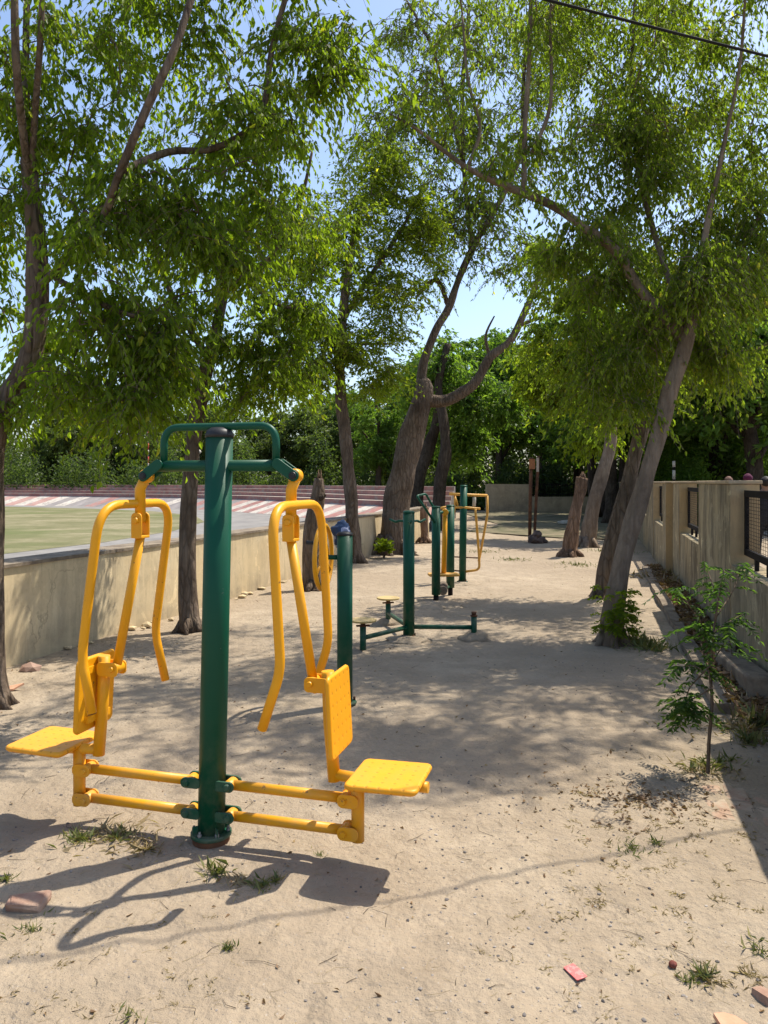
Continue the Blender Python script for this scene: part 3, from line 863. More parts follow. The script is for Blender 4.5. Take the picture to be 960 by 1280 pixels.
# T5: leaning tree with shoots at its foot (nearest on the right)
b5 = gr(766, 806)
Z5 = b5.y
overhead = [((4.7, 7.1, 6.1), (1.2, .9, .9), 1.0), ((3.9, 6.6, 7.8), (1.1, .6, .6), .7), ((2.2, 6.5, 6.7), (1.0, .75, .6), .8), ((3.5, 6.3, 6.9), (1.0, .75, .6), .7), ((3.0, 7.8, 6.3), (1.7, 1.6, 1.2), 1.7), ((1.2, 7.6, 6.5), (1.2, 1.2, .8), .9), ((4.4, 9.2, 5.6), (1.6, 1.6, 1.3), 1.0), ((2.6, 9.6, 7.2), (1.6, 1.6, 1.1), 1.1), ((3.8, 7.0, 7.4), (1.4, .9, .9), .8)]  # crown masses out of view, placed to throw shade on the path
t5 = tree('tree', 'pale leaning tree with leafy shoots round its foot and wide crown over the path', b5,
     [(PZ([(766, 808), (766, 765), (775, 712), (795, 640), (816, 568), (838, 490), (856, 436), (864, 400), (872, 350), (884, 280), (905, 180), (925, 80), (935, -60)], Z5), [.115, .095, .086, .080, .076, .072, .064, .045, .03, .02, .015, .01], .62),
      (PZ([(858, 425, 7.37), (800, 362, 7.45), (772, 316, 7.4), (730, 284, 7.3), (690, 256, 7.25), (640, 236, 7.2), (592, 214, 7.1), (560, 192, 7.1), (522, 162, 7.05), (486, 142, 7.0)]), [.064, .056, .050, .044, .038, .032, .026, .020, .014, .009], .2),
      (PZ([(655, 240, 7.22), (656, 160, 7.3), (661, 80, 7.4), (664, -20, 7.5), (668, -160, 7.5)]), [.028, .024, .02, .012], .2),
      (PZ([(664, 192, 7.25), (688, 130, 7.3), (688, 30, 7.4), (694, -80, 7.4)]), [.02, .018, .012], .2),
      (PZ([(585, 208, 7.1), (600, 160, 7.2), (585, 100, 7.2), (578, 20, 7.3)]), [.02, .016, .01], .3),
      (PZ([(862, 405, 7.37), (905, 340, 7.5), (950, 270, 7.7), (1000, 180, 7.9)]), [.04, .03, .02], .2),
      (PZ([(860, 420, 7.37), (830, 330, 7.7), (800, 220, 8.1), (790, 90, 8.4), (800, -80, 8.7)]), [.035, .03, .025, .02], .2)],
     [B(850, 300, 8, 110, 110, 1.1, 1.4), B(910, 150, 8.2, 120, 120, 1.2, 1.5), B(760, 190, 7.8, 100, 95, .9, 1.1), B(735, 315, 7.6, 75, 55, .7, .8), B(770, 470, 7.7, 55, 60, .6, .55), B(800, 50, 8.2, 140, 100, 1.2, 1.5), B(930, 330, 7.6, 80, 90, .9, 1.0),
      B(770, 400, 7.9, 80, 50, .7, .75), B(650, 210, 7.3, 65, 60, .5, .35), B(560, 150, 7.1, 60, 50, .4, .16), B(890, 440, 7.9, 60, 45, .6, .55), B(865, 365, 7.05, 48, 50, .28, .55), B(655, 60, 7.4, 60, 70, .4, .22), B(1010, 250, 7.8, 100, 200, 1.0, .9)] + overhead,
     560, 8200, 12, .058, LEAF_C, BARKG, 15, None, .75, .40, .1, .9, fine=True)

b5b = gr(752, 748)
tree('tree', 'browner leaning tree just behind the one with leafy shoots', b5b,
     [(PZ([(752, 750), (758, 705), (770, 655), (786, 600), (800, 545), (809, 500), (806, 450), (798, 400)], b5b.y), [.115, .102, .098, .094, .088, .08, .06], .7),
      (PZ([(806, 520, 10.1), (770, 470, 10.2), (735, 420, 10.4), (715, 370, 10.5)]), [.05, .04, .02], .3),
      (PZ([(809, 500, 10.1), (835, 440, 10.3), (850, 370, 10.5)]), [.05, .04, .02], .3)],
     [B(800, 410, 10.2, 80, 55, 1.0), B(725, 430, 10.4, 70, 45, .9, .9), B(740, 350, 10.6, 90, 60, 1.2, .9), B(850, 370, 10.5, 80, 60, 1.0, .8), B(765, 500, 10.2, 45, 32, .5, .4)],
     120, 1700, 13, .08, LEAF_C, BARK, 16, None, .6, .42, .3, .8)

b6 = gr(735, 684)
tree('tree', 'pale slim tree with mossy foot leaning behind the dead stump', b6,
     [(PZ([(733, 686), (737, 655), (745, 620), (757, 580), (764, 545), (764, 505), (758, 460)], b6.y), [.20, .17, .155, .14, .12, .08], .7)],
     [B(760, 450, 20.3, 60, 50, 1.6), B(700, 460, 21, 50, 50, 1.4, .7), B(820, 470, 21, 50, 45, 1.4, .7), B(750, 540, 19.6, 30, 20, .5, .25)],
     80, 1300, 13, .16, LEAF_B, BARKG, 17, None, .5, .6, .3, .7, twr=.005)

# dark background trees behind the big trunk
for i, (pts, rad, lab, bl) in enumerate([
        ([(547, 645), (549, 610), (557, 562), (553, 520), (548, 480), (560, 430)], [.22, .20, .17, .15, .1], 'thin dark forked tree right behind the bare limb of the largest tree',
         [(560, 460, 26, 45, 35, 1.6, 1), (610, 500, 26, 45, 30, 1.6, 1), (540, 470, 27, 30, 30, 1.2, .6)]),
        ([(517, 645), (524, 600), (537, 555), (548, 520), (545, 480)], [.25, .22, .2, .15], 'dark slanting tree between the largest trunk and the far stands',
         [(540, 480, 28, 45, 40, 1.8, 1), (575, 550, 28, 35, 30, 1.5, .6)])]):
    Z = (25, 27)[i]
    bb = at(pts[0][0], 0, Z); bb.z = 0
    L = PZ([(a, b_) for a, b_ in pts], Z); L[0].z = 0
    tree('tree', lab, bb, [(L, rad, .6)], [B(*q) for q in bl], 60, 900, 12, .2, LEAF_D, BARKD, 30 + i, None, .4, .8, .3, .6, twr=.006)

# background trees: four shapes, copied
def copy_tree(o, loc, rz, sc):
    c = o.copy(); COL.objects.link(c); c.location = loc; c.rotation_euler = (0, 0, rz); c.scale = sc
    def rec(src, dst):
        for ch in src.children:
            d = ch.copy(); COL.objects.link(d); d.parent = dst; rec(ch, d)
    rec(o, c)
    return c
def far_tree(seed, H, leafm, lab, grp, base, low):
    r = random.Random(seed)
    b = Vector(base)
    limbs = [([b, b + Vector((.1, .05, H * .2)), b + Vector((r.uniform(-.3, .3), 0, H * .45)), b + Vector((r.uniform(-.5, .5), .1, H * .8))], [.26, .2, .15, .06], .35)]
    for k in range(4):
        a = k * 1.6 + r.random()
        p0 = b + Vector((.05, 0, H * (.22 + .06 * k)))
        limbs.append(([p0, p0 + Vector((math.cos(a) * 1.0, math.sin(a) * 1.0, H * .12)), p0 + Vector((math.cos(a) * 2.1, math.sin(a) * 2.1, H * .2))], [.1, .07, .03], .3))
    bl = []
    for k in range(9):
        a = k * 2.4 + r.random(); q = r.uniform(.4, 2.2); zz = H * r.uniform(low, .86)
        s = 1.35 * (1 - .35 * abs(zz / H - .5))
        bl.append((b + Vector((math.cos(a) * q, math.sin(a) * q, zz)), (s * 1.15, s * 1.15, s * .85), 1))
    return tree('tree', lab, b, limbs, bl, 140, 1500, 12, .23, leafm, BARKD, seed, grp, .4, .8, .35, .6, .3, .006, .5)
LT = ('dense dark green tree in the row beyond the stadium stand', 'trees in the row beyond the stands')
RT_ = ('tall dark green tree in the thicket beyond the end of the path', 'trees in the thicket beyond the path')
WT = ('broad green tree growing beyond the grilled wall', 'trees beyond the grilled wall')
protoL = [far_tree(51, 8.5, LEAF_E, LT[0], LT[1], (-33.0, 62, 0), .16), far_tree(52, 7.8, LEAF_E, LT[0], LT[1], (-27.6, 65, 0), .14)]
protoR = [far_tree(53, 11.5, LEAF_D, RT_[0], RT_[1], (6.5, 44, 0), .26), far_tree(54, 12.5, LEAF_D, RT_[0], RT_[1], (11.5, 46, 0), .22)]
r = random.Random(77)
for i, x in enumerate(np.arange(-24, 4, 3.6)):
    sc = r.uniform(.85, 1.15)
    copy_tree(protoL[i % 2], (x + r.uniform(-.8, .8), 61 + (i % 3) * 2.6 - max(0, x + 14) * .75, 0), r.uniform(0, 6), (sc * 1.15, sc * 1.15, sc))
for (x, y, sc, k) in [(2.2, 47, .8, 0), (4.2, 52, .95, 1), (9.0, 43.5, .9, 1), (14.2, 43, 1.0, 0), (8.2, 53, 1.1, 0), (13.5, 53, 1.1, 1), (17.5, 47, 1.0, 1), (18.5, 54, 1.1, 0), (-.4, 43.5, .72, 1), (22.5, 50, 1.1, 0), (10.2, 35.5, .92, 1), (12.8, 41.5, 1.0, 1), (8.5, 28.8, .85, 0), (9.3, 34.0, .9, 1)]:  # last two stand hidden by the verge, added to shade its grass
    copy_tree(protoR[k], (x, y, 0), r.uniform(0, 6), (sc * 1.1, sc * 1.1, sc))
protoW = far_tree(55, 8.5, LEAF_D, WT[0], WT[1], (13.0, 30, 0), .2)
protoW2 = None
for (x, y, sc) in [(11.8, 24.5, 1.15), (12.6, 29.5, 1.3), (13.8, 35, 1.35), (17.5, 33, 1.1), (20.5, 38, 1.2), (16.0, 38, 1.1), (14.8, 26.5, .8), (24, 34, 1.2)]:
    copy_tree(protoW, (x, y, 0), r.uniform(0, 6), (sc * 1.1, sc * 1.1, sc))

# low thicket filling the foot of the far trees
def thicket(name, lab, regions, n, leafL, m, seed):
    r = np.random.default_rng(seed); Ps = []
    for (x0, y0, x1, y1, dep, h, wgt) in regions:
        k = int(n * wgt); t = r.random(k)
        x = x0 + (x1 - x0) * t; y = y0 + (y1 - y0) * t + r.random(k) * dep
        hh = h * (.65 + .45 * np.sin(x * 1.7 + seed) * np.sin(x * .63 + 1.1)) * (r.random(k) ** .75)
        Ps.append(np.stack([x + r.normal(size=k) * .2, y, np.maximum(hh, .05)], 1))
    P = np.concatenate(Ps); n = len(P)
    D = norm(r.normal(size=(n, 3)) + np.array([0, 0, -.4]))
    Ls = leafL * (.6 + .7 * r.random(n))
    V, F = leaf_cards(P, D, Ls, Ls * .5, r)
    o = fast_mesh(name, V, F, m, None, np.repeat(r.random(n) * .9, 4))
    return tag(o, lab, 'undergrowth', None, 'stuff')
thicket('undergrowth', 'dark shrubby undergrowth massed at the foot of the far trees',
        [(-46, 60, 3, 46, 3.5, 4.2, .40), (-46, 66, 6, 56, 3.5, 7.5, .45), (-1, 43.5, 6, 42.2, 3, 2.6, .10), (3, 50, 24, 52, 3, 7.5, .36), (5.5, 41.6, 18, 41.6, 3, 3.0, .16), (12.5, 28, 24, 36, 3, 3.6, .16)], 80000, .24, LEAF_U, 5)

# shoots: pinnate fronds
thicket('undergrowth', 'mid green shrubs massed beyond the grilled wall', [(10.8, 25, 13.5, 36, 2.5, 3.4, .4), (13, 27, 26, 38, 3.5, 4.6, .6)], 26000, .22, LEAF_D, 6)
thicket('far_woods', 'far hazy wood massed behind all the other trees', [(-75, 80, 45, 76, 6, 8.5, 1.0)], 26000, .62, LEAF_U, 8)

def fronds(P, D, L, r, nl=9, lw=.28, droop=.35, leafl=.30):
    "pinnate leaves: rachis plus paired drooping leaflets"
    n = len(P); Vs = []; Fs = []; Ts = []; tw0 = P
    tt = np.linspace(.15, 1, nl)
    up = np.array([0, 0, 1.0]); side = norm(np.cross(D, up) + 1e-6)
    def pos(t): return P + D * (L * t)[:, None] - up * (droop * L * t ** 2)[:, None]
    base = 0
    for t in tt:
        for sg in (-1, 1):
            p = pos(np.full(n, t))
            d = norm(side * sg * .8 + D * .45 - up * (.35 + .35 * r.random((n, 1))) + r.normal(size=(n, 3)) * .12)
            Ll = L * leafl * (1.1 - .45 * abs(t - .5)) * (.85 + .3 * r.random(n))
            V, F = leaf_cards(p, d, Ll, Ll * lw, r, .35)
            Vs.append(V); Fs.append(F + base); base += len(V); Ts.append(np.repeat(r.random(n) * .8, 4))
    q0, q1, q2 = pos(np.zeros(n)), pos(np.full(n, .5)), pos(np.ones(n))
    return np.concatenate(Vs), np.concatenate(Fs), np.concatenate(Ts), twig_mesh(q0, q1, q2, .002, .0008)

def shoots():
    r = np.random.default_rng(3); n = 80
    a = -math.pi / 2 + .25 + r.normal(size=n) * .85
    zz = .10 + .46 * r.random(n)
    P = np.stack([b5.x + .02 + np.cos(a) * .11, Z5 + np.sin(a) * .11, zz], 1)
    D = norm(np.stack([np.cos(a), np.sin(a), .25 + .5 * r.random(n)], 1))
    V, F, T, tw = fronds(P, D, .07 + .08 * r.random(n), r, 5, .48, .6, .42)
    o = fast_mesh('shoot_foliage', V - np.array(b5), F, LEAF_B, t5, T)
shoots()

# sapling
def sapling():
    b = gr(885, 968)
    rt = thing('sapling', 'young neem like sapling with feathery leaves in front of the grilled wall', 'sapling', b)
    Z = b.y
    stem = PZ([(885, 970), (886, 930), (890, 880), (888, 840), (892, 790), (898, 750), (905, 712)], Z)
    stems = [(stem, [.0105, .009, .008, .006, .004])]
    for q, rr in [([(889, 850), (868, 832), (850, 835)], .004), ([(890, 830), (862, 860), (858, 880)], .0045), ([(891, 800), (870, 770), (850, 740), (840, 735)], .004), ([(896, 770), (918, 735), (925, 705)], .0045),
                  ([(893, 790), (915, 775), (935, 765)], .004), ([(889, 830), (910, 800), (915, 820)], .004), ([(888, 850), (875, 800), (868, 780)], .0035), ([(898, 750), (885, 715), (880, 700)], .0035),
                  ([(890, 860), (862, 876), (838, 882)], .004), ([(886, 900), (868, 888), (873, 902)], .0035)]:
        stems.append((PZ([(x, y, Z + (k - 1) * (.10 if i_ % 2 else -.10)) for i_, k, (x, y) in zip([len(q)] * len(q), range(len(q)), q)]), [rr, rr * .7, rr * .4]))
    mb = MB()
    for p, rad in stems:
        cp = cat_path(p, 4); mb.tube(cp, np.interp(np.linspace(0, 1, len(cp)), np.linspace(0, 1, len(rad)), rad), 7, True)
    st = mb.build('stem', BARK, rt, b)
    r = np.random.default_rng(21); Ps = []
    for p, rad in stems[1:]:
        cp = [np.array(x) for x in cat_path(p, 5)]
        for k in range(11 if min(x.z for x in p) < .55 else 6): Ps.append(cp[r.integers(len(cp) // 3, len(cp))])
    cp = [np.array(x) for x in cat_path(stem, 5)]
    for k in range(12): Ps.append(cp[r.integers(int(len(cp) * .50), len(cp))])
    P = np.array(Ps); n = len(P); a = r.random(n) * 2 * math.pi
    D = norm(np.stack([np.cos(a), np.sin(a), .05 + .5 * r.random(n)], 1))
    V, F, T, (tv, tf) = fronds(P, D, .09 + .10 * r.random(n), r, 7, .36, .6, .27)
    fast_mesh('foliage', V - np.array(b), F, LEAF_S, rt, T)
    fast_mesh('leaf_stalks', tv - np.array(b), tf, LEAF_S, st, np.full(len(tv), .3))
sapling()

def small_plant(name, b, H, n, lab, seed, m):
    rt = thing(name, lab, 'plant', b)
    r = np.random.default_rng(seed); a = r.random(n) * 2 * math.pi
    mb = MB()
    tops = []
    for k in range(6):
        an = k * 1.05; tp = Vector(b) + Vector((math.cos(an) * H * .35, math.sin(an) * H * .35, H * (.6 + .3 * ((k * 7) % 3) / 2)))
        mb.tube([b, Vector(b).lerp(tp, .5) + Vector((0, 0, .03)), tp], [.008, .006, .003], 5); tops.append(np.array(tp))
    mb.build('stems', BARK, rt, b)
    i = r.integers(0, 6, n); f = .45 + .6 * r.random((n, 1)); P = np.array(b) + (np.array(tops)[i] - np.array(b)) * f
    D = norm(np.stack([np.cos(a), np.sin(a), r.random(n) * .9 - .1], 1)); Ls = .10 + .07 * r.random(n)
    V, F = leaf_cards(P, D, Ls, Ls * .5, r)
    fast_mesh('leaves', V - np.array(b), F, m, rt, np.repeat(r.random(n) * .8, 4))
small_plant('small_plant', gr(480, 698), .40, 150, 'small leafy plant on the sand left of the thickest trunk', 8, LEAF_B)

# dead stumps
def stump(pts, Z, rad, lab, seed, knob=None):
    L = PZ(pts, Z); L[0].z = -.02
    b = Vector((L[0].x, L[0].y, 0))
    rt = thing('tree_stump', lab, 'stump', b)
    mb = MB(); cp = cat_path(L, 6)
    rr = np.interp(np.linspace(0, 1, len(cp)), np.linspace(0, 1, len(rad)), rad); rr[0] *= 1.5; rr[1] *= 1.2
    mb.tube(cp, rr, 14, True, 0, .5)
    for k in range(5):
        a = k * 1.25 + seed; mb.tube([b + Vector((math.cos(a) * rad[0] * .7, math.sin(a) * rad[0] * .7, .12)), b + Vector((math.cos(a) * rad[0] * 1.6, math.sin(a) * rad[0] * 1.6, .03)), b + Vector((math.cos(a) * rad[0] * 1.9, math.sin(a) * rad[0] * 1.9, -.05))], [rad[0] * .45, rad[0] * .3, rad[0] * .15], 7)
    mb.build('trunk', DEAD if seed != 2 else BARK, rt, b)
    if knob:
        mb = MB(); p, q = PZ(knob, Z - .05); mb.tube([p, p.lerp(q, .5), q], [rad[-1] * .9, rad[-1] * .85, rad[-1] * .4], 9, True, 0, .5); mb.build('broken_branch', BARKD, rt, b)
    mb = MB(); tp = cp[-1]
    for k in range(6):
        a = k * 1.05; p = tp + Vector((math.cos(a) * rad[-1] * .55, math.sin(a) * rad[-1] * .55, -.02)); mb.tube([p, p + Vector((.01, 0, .05 + .05 * ((k * 5) % 3)))], [rad[-1] * .4, .004], 5)
    mb.build('splintered_top', DEAD, rt, b)
stump([(711, 697), (716, 660), (722, 625), (728, 597)], 16.0, [.165, .13, .115, .10], 'reddish dead trunk broken off at wall height on the right of the path', 1, None)
stump([(391, 737), (390, 700), (392, 650), (398, 620), (399, 598)], 11.1, [.14, .13, .12, .095, .055], 'dark dead trunk with side knob behind the yellow handles', 2, ((396, 625), (407, 618)))
stump([(530, 680), (530, 655), (531, 634)], 19.6, [.12, .10, .095], 'short reddish stump beside the green posts, behind the thickest trunk', 3, None)

# ------------------------------------------------------------------ chest press machine
AX = Vector((.9637, -.267, 0)); AV = Vector((.267, .9637, 0))
AROT = math.atan2(AX.y, AX.x)
P0 = Vector((-.7515, 3.34, 0))
LEAN = .040 / 1.76
def chest_press():
    rt = thing('chest_press_machine', 'large green and yellow double seated press machine standing nearest the camera', 'exercise machine', P0, AROT)
    mb = MB(); R = .0585
    mb.tube([(0, 0, .03), (LEAN * .9, 0, .9), (LEAN * 1.75, 0, 1.75)], R, 32, True)
    pole = mb.build('pole', GREEN, rt)
    mb = MB(); tx = LEAN * 1.75
    mb.tube([(tx, 0, 1.744), (tx, 0, 1.758), (tx, 0, 1.775), (tx, 0, 1.787), (tx, 0, 1.791)], [R + .003, R + .003, R * .93, R * .6, .004], 28)
    mb.build('cap', BLACK, pole)
    mb = MB(); mb.cyl((0, 0, .018), (0, 0, .036), .088, 32, None, .003)
    for k in range(4):                                                   # gussets
        a = k * math.pi / 2 + .8
        mb.box((math.cos(a) * .068, math.sin(a) * .068, .052), (.03, .006, .035), Matrix.Rotation(a, 3, 'Z'))
    fl = mb.build('flange', GREEN, pole)
    mb = MB(); mb.cyl((0, 0, -.03), (0, 0, .016), .080, 28, None, .004); mb.build('base_plate', RUST, pole)
    for k in range(6):
        a = k * math.pi / 3 + .3; mb = MB(); c = Vector((math.cos(a) * .074, math.sin(a) * .074, 0))
        mb.cyl(c + Vector((0, 0, .034)), c + Vector((0, 0, .048)), .009, 6); mb.cyl(c + Vector((0, 0, .044)), c + Vector((0, 0, .058)), .005, 8)
        mb.build('bolt', BOLT, fl)
    lx = LEAN * 1.62
    mb = MB(); mb.tube([(lx - .30, 0, 1.622), (lx, 0, 1.622), (lx + .30, 0, 1.622)], .0245, 20)
    mb.build('crossbar', GREEN, rt)
    mb = MB(); mb.tube(fillet([(lx - .268, 0, 1.632), (lx - .268, 0, 1.792), (lx + .268, 0, 1.792), (lx + .268, 0, 1.632)], .11, 8), .0165, 16)
    mb.build('top_handle', GREEN, rt)
    for sg in (-1, 1):
        right = sg > 0
        X = lambda u, h=None: sg * u + lx * (h or 1.0) * 0 
        # hinge plates at the bar's end
        d = Vector((sg * .075, 0, -.052)).normalized()
        a0 = Vector((lx + sg * .283, 0, 1.628))
        hp = None
        for vy in (-.026, .026):
            mb = MB()
            mb.plate(a0 + d * .045 + Vector((0, vy, 0)), d, Vector((0, 1, 0)).cross(d), .135, .046, .010, .022, .002, 5)
            hp = mb.build('hinge_plate', GREEN, rt)
        piv = a0 + d * .088
        mb = MB(); mb.cyl(piv + Vector((0, -.040, 0)), piv + Vector((0, .040, 0)), .011, 6); mb.cyl(piv + Vector((0, -.036, 0)), piv + Vector((0, .036, 0)), .017, 16, None, .002)
        mb.build('pivot_bolt', BLACK, rt)
        uj = .350 if not right else .372
        u0 = abs(piv.x - 0)
        jz = 1.375
        mb = MB()                                                       # hanger with eye
        mb.cyl(piv + Vector((0, -.020, 0)), piv + Vector((0, .020, 0)), .030, 20, None, .003)
        mb.tube([piv + Vector((sg * .004, 0, -.005)), (sg * (uj + .002), 0, 1.52), (sg * uj, 0, jz)], .0235, 18)
        mb.build('hanger', YEL, rt)
        mb = MB()
        jp = Vector((sg * uj, 0, jz - .005))
        for vy in (-.030, .030):
            mb.plate(jp + Vector((0, vy, -.012)), (0, 0, 1), (1, 0, 0), .115, .052, .009, .02, .002, 4)
        mb.box(jp + Vector((0, 0, -.062)), (.052, .068, .012), None, .002)
        jc = mb.build('joint_clevis', YEL, rt)
        mb = MB(); mb.cyl(jp + Vector((0, -.046, .012)), jp + Vector((0, .046, .012)), .015, 10, None, .003); mb.build('joint_bolt', YEL, jc)
        # U handle
        ut, ub, ui = (.405, .443, .368) if right else (.362, .449, .395)
        hh = 1.455
        V = .275
        pts = [(sg * ui, -V - .005, .595), (sg * ub, -V, .825), (sg * ut, -V, hh), (sg * ut, V, hh), (sg * ub, V, .825), (sg * ui, V + .005, .595)]
        mb = MB(); mb.tube(fillet(pts, [0, .06, .14, .14, .06, 0], 8), .0195, 18)
        h = mb.build('handle', YEL, rt)
        mb = MB()
        mb.tube([(sg * ut, 0, hh), (sg * (uj + .004), 0, hh - .002)], .021, 14); mb.build('handle_bracket', YEL, h)
        for vv in (-1, 1):
            e = Vector((sg * ui, vv * (V + .005), .595)); dr = (Vector((sg * ui, 0, .595)) - Vector((sg * ub, 0, .825))).normalized()
            mb = MB(); mb.cyl(e - dr * .012, e + dr * .004, .0185, 16, None, .003); mb.build('end_cap', RUST if not right and vv < 0 else YEL, h)
        # swing rod down to the backrest
        rb = Vector((sg * .472, 0, .715))
        mb = MB(); mb.tube([jp + Vector((0, 0, -.06)), jp.lerp(rb, .5) + Vector((0, 0, -.03)), rb], .0205, 18)
        mb.cyl(rb + Vector((0, -.030, 0)), rb + Vector((0, .030, 0)), .026, 18, None, .003)
        mb.build('swing_rod', YEL, rt)
        tb = Vector((sg * .545, 0, .70))
        mb = MB()
        for vy in (-.034, .034):
            mb.plate(rb + Vector((sg * .026, vy, -.004)), (1, 0, 0), (0, 0, 1), .105, .062, .009, .018, .002, 4)
        bk = mb.build('rod_clevis', YEL, rt)
        mb = MB(); mb.cyl(rb + Vector((0, -.050, 0)), rb + Vector((0, .050, 0)), .013, 10, None, .002); mb.build('rod_bolt', YEL, bk)
        # back tube, backrest
        mb = MB(); mb.tube([(sg * .537, 0, .765), (sg * .545, 0, .55), (sg * .566, 0, .312)], .0265, 18)
        mb.tube([(sg * .566, 0, .338), (sg * .80, 0, .322)], .023, 16)
        mb.build('back_tube', YEL, rt)
        mb = MB()
        yv = Vector((0, 1, 0)); zv = Vector((-sg * .055, 0, 1)).normalized()
        nx = yv.cross(zv)
        mb.plate(Vector((sg * .586, 0, .602)), yv if right else -yv, zv, .27, .335, .022, .028, .009, 6)
        bkr = mb.build('backrest', [YBACK, YEL], rt)
        for f in bkr.data.polygons:
            if f.normal.x * sg < .5: f.material_index = 1
        for zz in (-.11, .11):
            mb = MB(); mb.box(Vector((sg * .572, 0, .602 + zz)), (.022, .16, .03)); mb.build('backrest_strap', YEL, bkr)
        # seat
        mb = MB(); tl = .045 * sg
        mb.plate(Vector((sg * .802, 0, .352)), Vector((1, 0, tl * .4)), (0, 1, 0), .30, .315, .026, .032, .010, 6)
        st = mb.build('seat', YSEAT, rt)
        mb = MB(); mb.cyl((sg * .93, 0, .325), (sg * .965, 0, .325), .022, 16); mb.box((sg * .80, 0, .335), (.26, .05, .014)); mb.build('seat_support', YEL, st)
        mb = MB(); mb.tube([(sg * .668, 0, .345), (sg * .668, 0, .075)], .027, 20); mb.build('seat_post', YEL, rt)
        # parallel link bars
        for hz in (.245, .112):
            mb = MB(); mb.tube([(sg * .098, 0, hz), (sg * .615, 0, hz)], .0215, 18)
            mb.cyl((sg * .094, -.028, hz), (sg * .094, .028, hz), .026, 16, None, .003)
            mb.cyl((sg * .617, -.028, hz), (sg * .617, .028, hz), .026, 16, None, .003)
            lb = mb.build('link_bar', YEL, rt)
            mb = MB()
            for vy in (-.034, .034):
                mb.plate((sg * .635, vy, hz), (1, 0, 0), (0, 0, 1), .09, .056, .009, .024, .002, 5)
            c = mb.build('post_clevis', YEL, rt)
            mb = MB(); mb.cyl((sg * .617, -.050, hz), (sg * .617, .048, hz), .014, 8, None, .003); mb.build('clevis_bolt', YEL, c)
            mb = MB()
            for vy in (-.038, .038):
                mb.plate((sg * .078, vy, hz + .004), (1, 0, 0), (0, 0, 1), .095, .044, .012, .021, .002, 5)
            c = mb.build('pole_clevis', GREEN, rt)
            mb = MB(); mb.cyl((sg * .098, -.054, hz + .004), (sg * .098, .050, hz + .004), .016, 10, None, .004); mb.build('clevis_bolt', GREEN, c)
chest_press()

def post_base(rt, pole, r, boltn=4):
    mb = MB(); mb.cyl((0, 0, .005), (0, 0, .02), r * 1.55, 24, None, .003); f = mb.build('flange', GREEN, pole)
    for k in range(boltn):
        a = k * 2 * math.pi / boltn + .6; c = Vector((math.cos(a) * r * 1.32, math.sin(a) * r * 1.32, 0))
        mb = MB(); mb.cyl(c + Vector((0, 0, .018)), c + Vector((0, 0, .045)), .009, 6); mb.build('bolt', RUST, f)

def mound(c, r, lab, seed, h=.05):
    mb = MB(); mb.blob((0, 0, -h * .25), (r, r * .85, h), 3, .35, seed, smooth=True)
    o = mb.build('dirt_mound', SAND); o.location = c
    return tag(o, lab, 'mound')

# wheel machine
b = gr(431, 880)
def wheel_machine():
    rt = thing('arm_wheel_machine', 'short green post with a yellow hand wheel on its left side', 'exercise machine', b, AROT + .08)
    R = .054
    mb = MB(); mb.tube([(0, 0, 0), (0, 0, 1.185)], R, 28); pole = mb.build('pole', GREEN, rt)
    mb = MB(); mb.tube([(0, 0, 1.18), (0, 0, 1.192), (0, 0, 1.203), (0, 0, 1.208)], [R + .003, R + .002, R * .8, .004], 24); mb.build('cap', BLACK, pole)
    post_base(rt, pole, R)
    mb = MB(); mb.cyl((-.04, 0, 1.025), (-.19, 0, 1.025), .017, 14); mb.build('axle', GREEN, rt)
    mb = MB(); n = 40; rr = .225
    ring = [Vector((-.155, math.cos(2 * math.pi * k / n) * rr, 1.025 + math.sin(2 * math.pi * k / n) * rr)) for k in range(n + 1)]
    mb.tube(ring, .016, 10, False)
    wh = mb.build('wheel', YEL, rt)
    mb = MB(); ring = [Vector((-.150, math.cos(2 * math.pi * k / n) * .10, 1.025 + math.sin(2 * math.pi * k / n) * .10)) for k in range(n + 1)]
    mb.tube(ring, .011, 8, False); mb.build('inner_ring', YEL, wh)
    for k in range(3):
        a = math.pi / 2 + k * 2 * math.pi / 3; mb = MB()
        mb.tube([(-.155, 0, 1.025), (-.155, math.cos(a) * .222, 1.025 + math.sin(a) * .222)], .011, 10); mb.build('spoke', YEL, wh)
    mb = MB(); mb.cyl((-.17, 0, 1.025), (-.13, 0, 1.025), .042, 20, None, .004); mb.build('hub', YEL, wh)
    mb = MB(); mb.cyl((-.155, -.13, 1.135), (-.24, -.13, 1.135), .014, 12); mb.build('grip', BLACK, wh)
wheel_machine()
def cloth_bundle():
    q = NT("navy_cloth"); n = q.noise(14, 3); q2 = q.voro(26)
    m = q.fin(q.mix(q.ramp(n, .56, .60), (.022, .05, .115), (.34, .36, .48)), .85, q.bump(q2, .5, .02))
    mb = MB()
    bm = bmesh.new(); bmesh.ops.create_icosphere(bm, subdivisions=4, radius=1)
    vs = []
    for v in bm.verts:
        k = 1 + .28 * noise.noise(v.co * 2.1 + Vector((4, 1, 2))) + .10 * noise.noise(v.co * 6)
        z = v.co.z
        w_ = 1.0 if z > 0 else 1.0 + .18 * z
        vs.append(Vector((v.co.x * .062 * k * w_, v.co.y * .05 * k, (z * .085 if z > 0 else z * .13) * k)))
    bm.verts.index_update()
    mb.add(vs, [[v.index for v in f.verts] for f in bm.faces]); bm.free()
    o = mb.build('cloth_bundle', m); o.location = Vector(b) + AV * .095 + Vector((-.055, 0, 1.195))
    tag(o, 'crumpled navy cloth with white print hooked behind the top of the wheel post', 'cloth')
cloth_bundle()

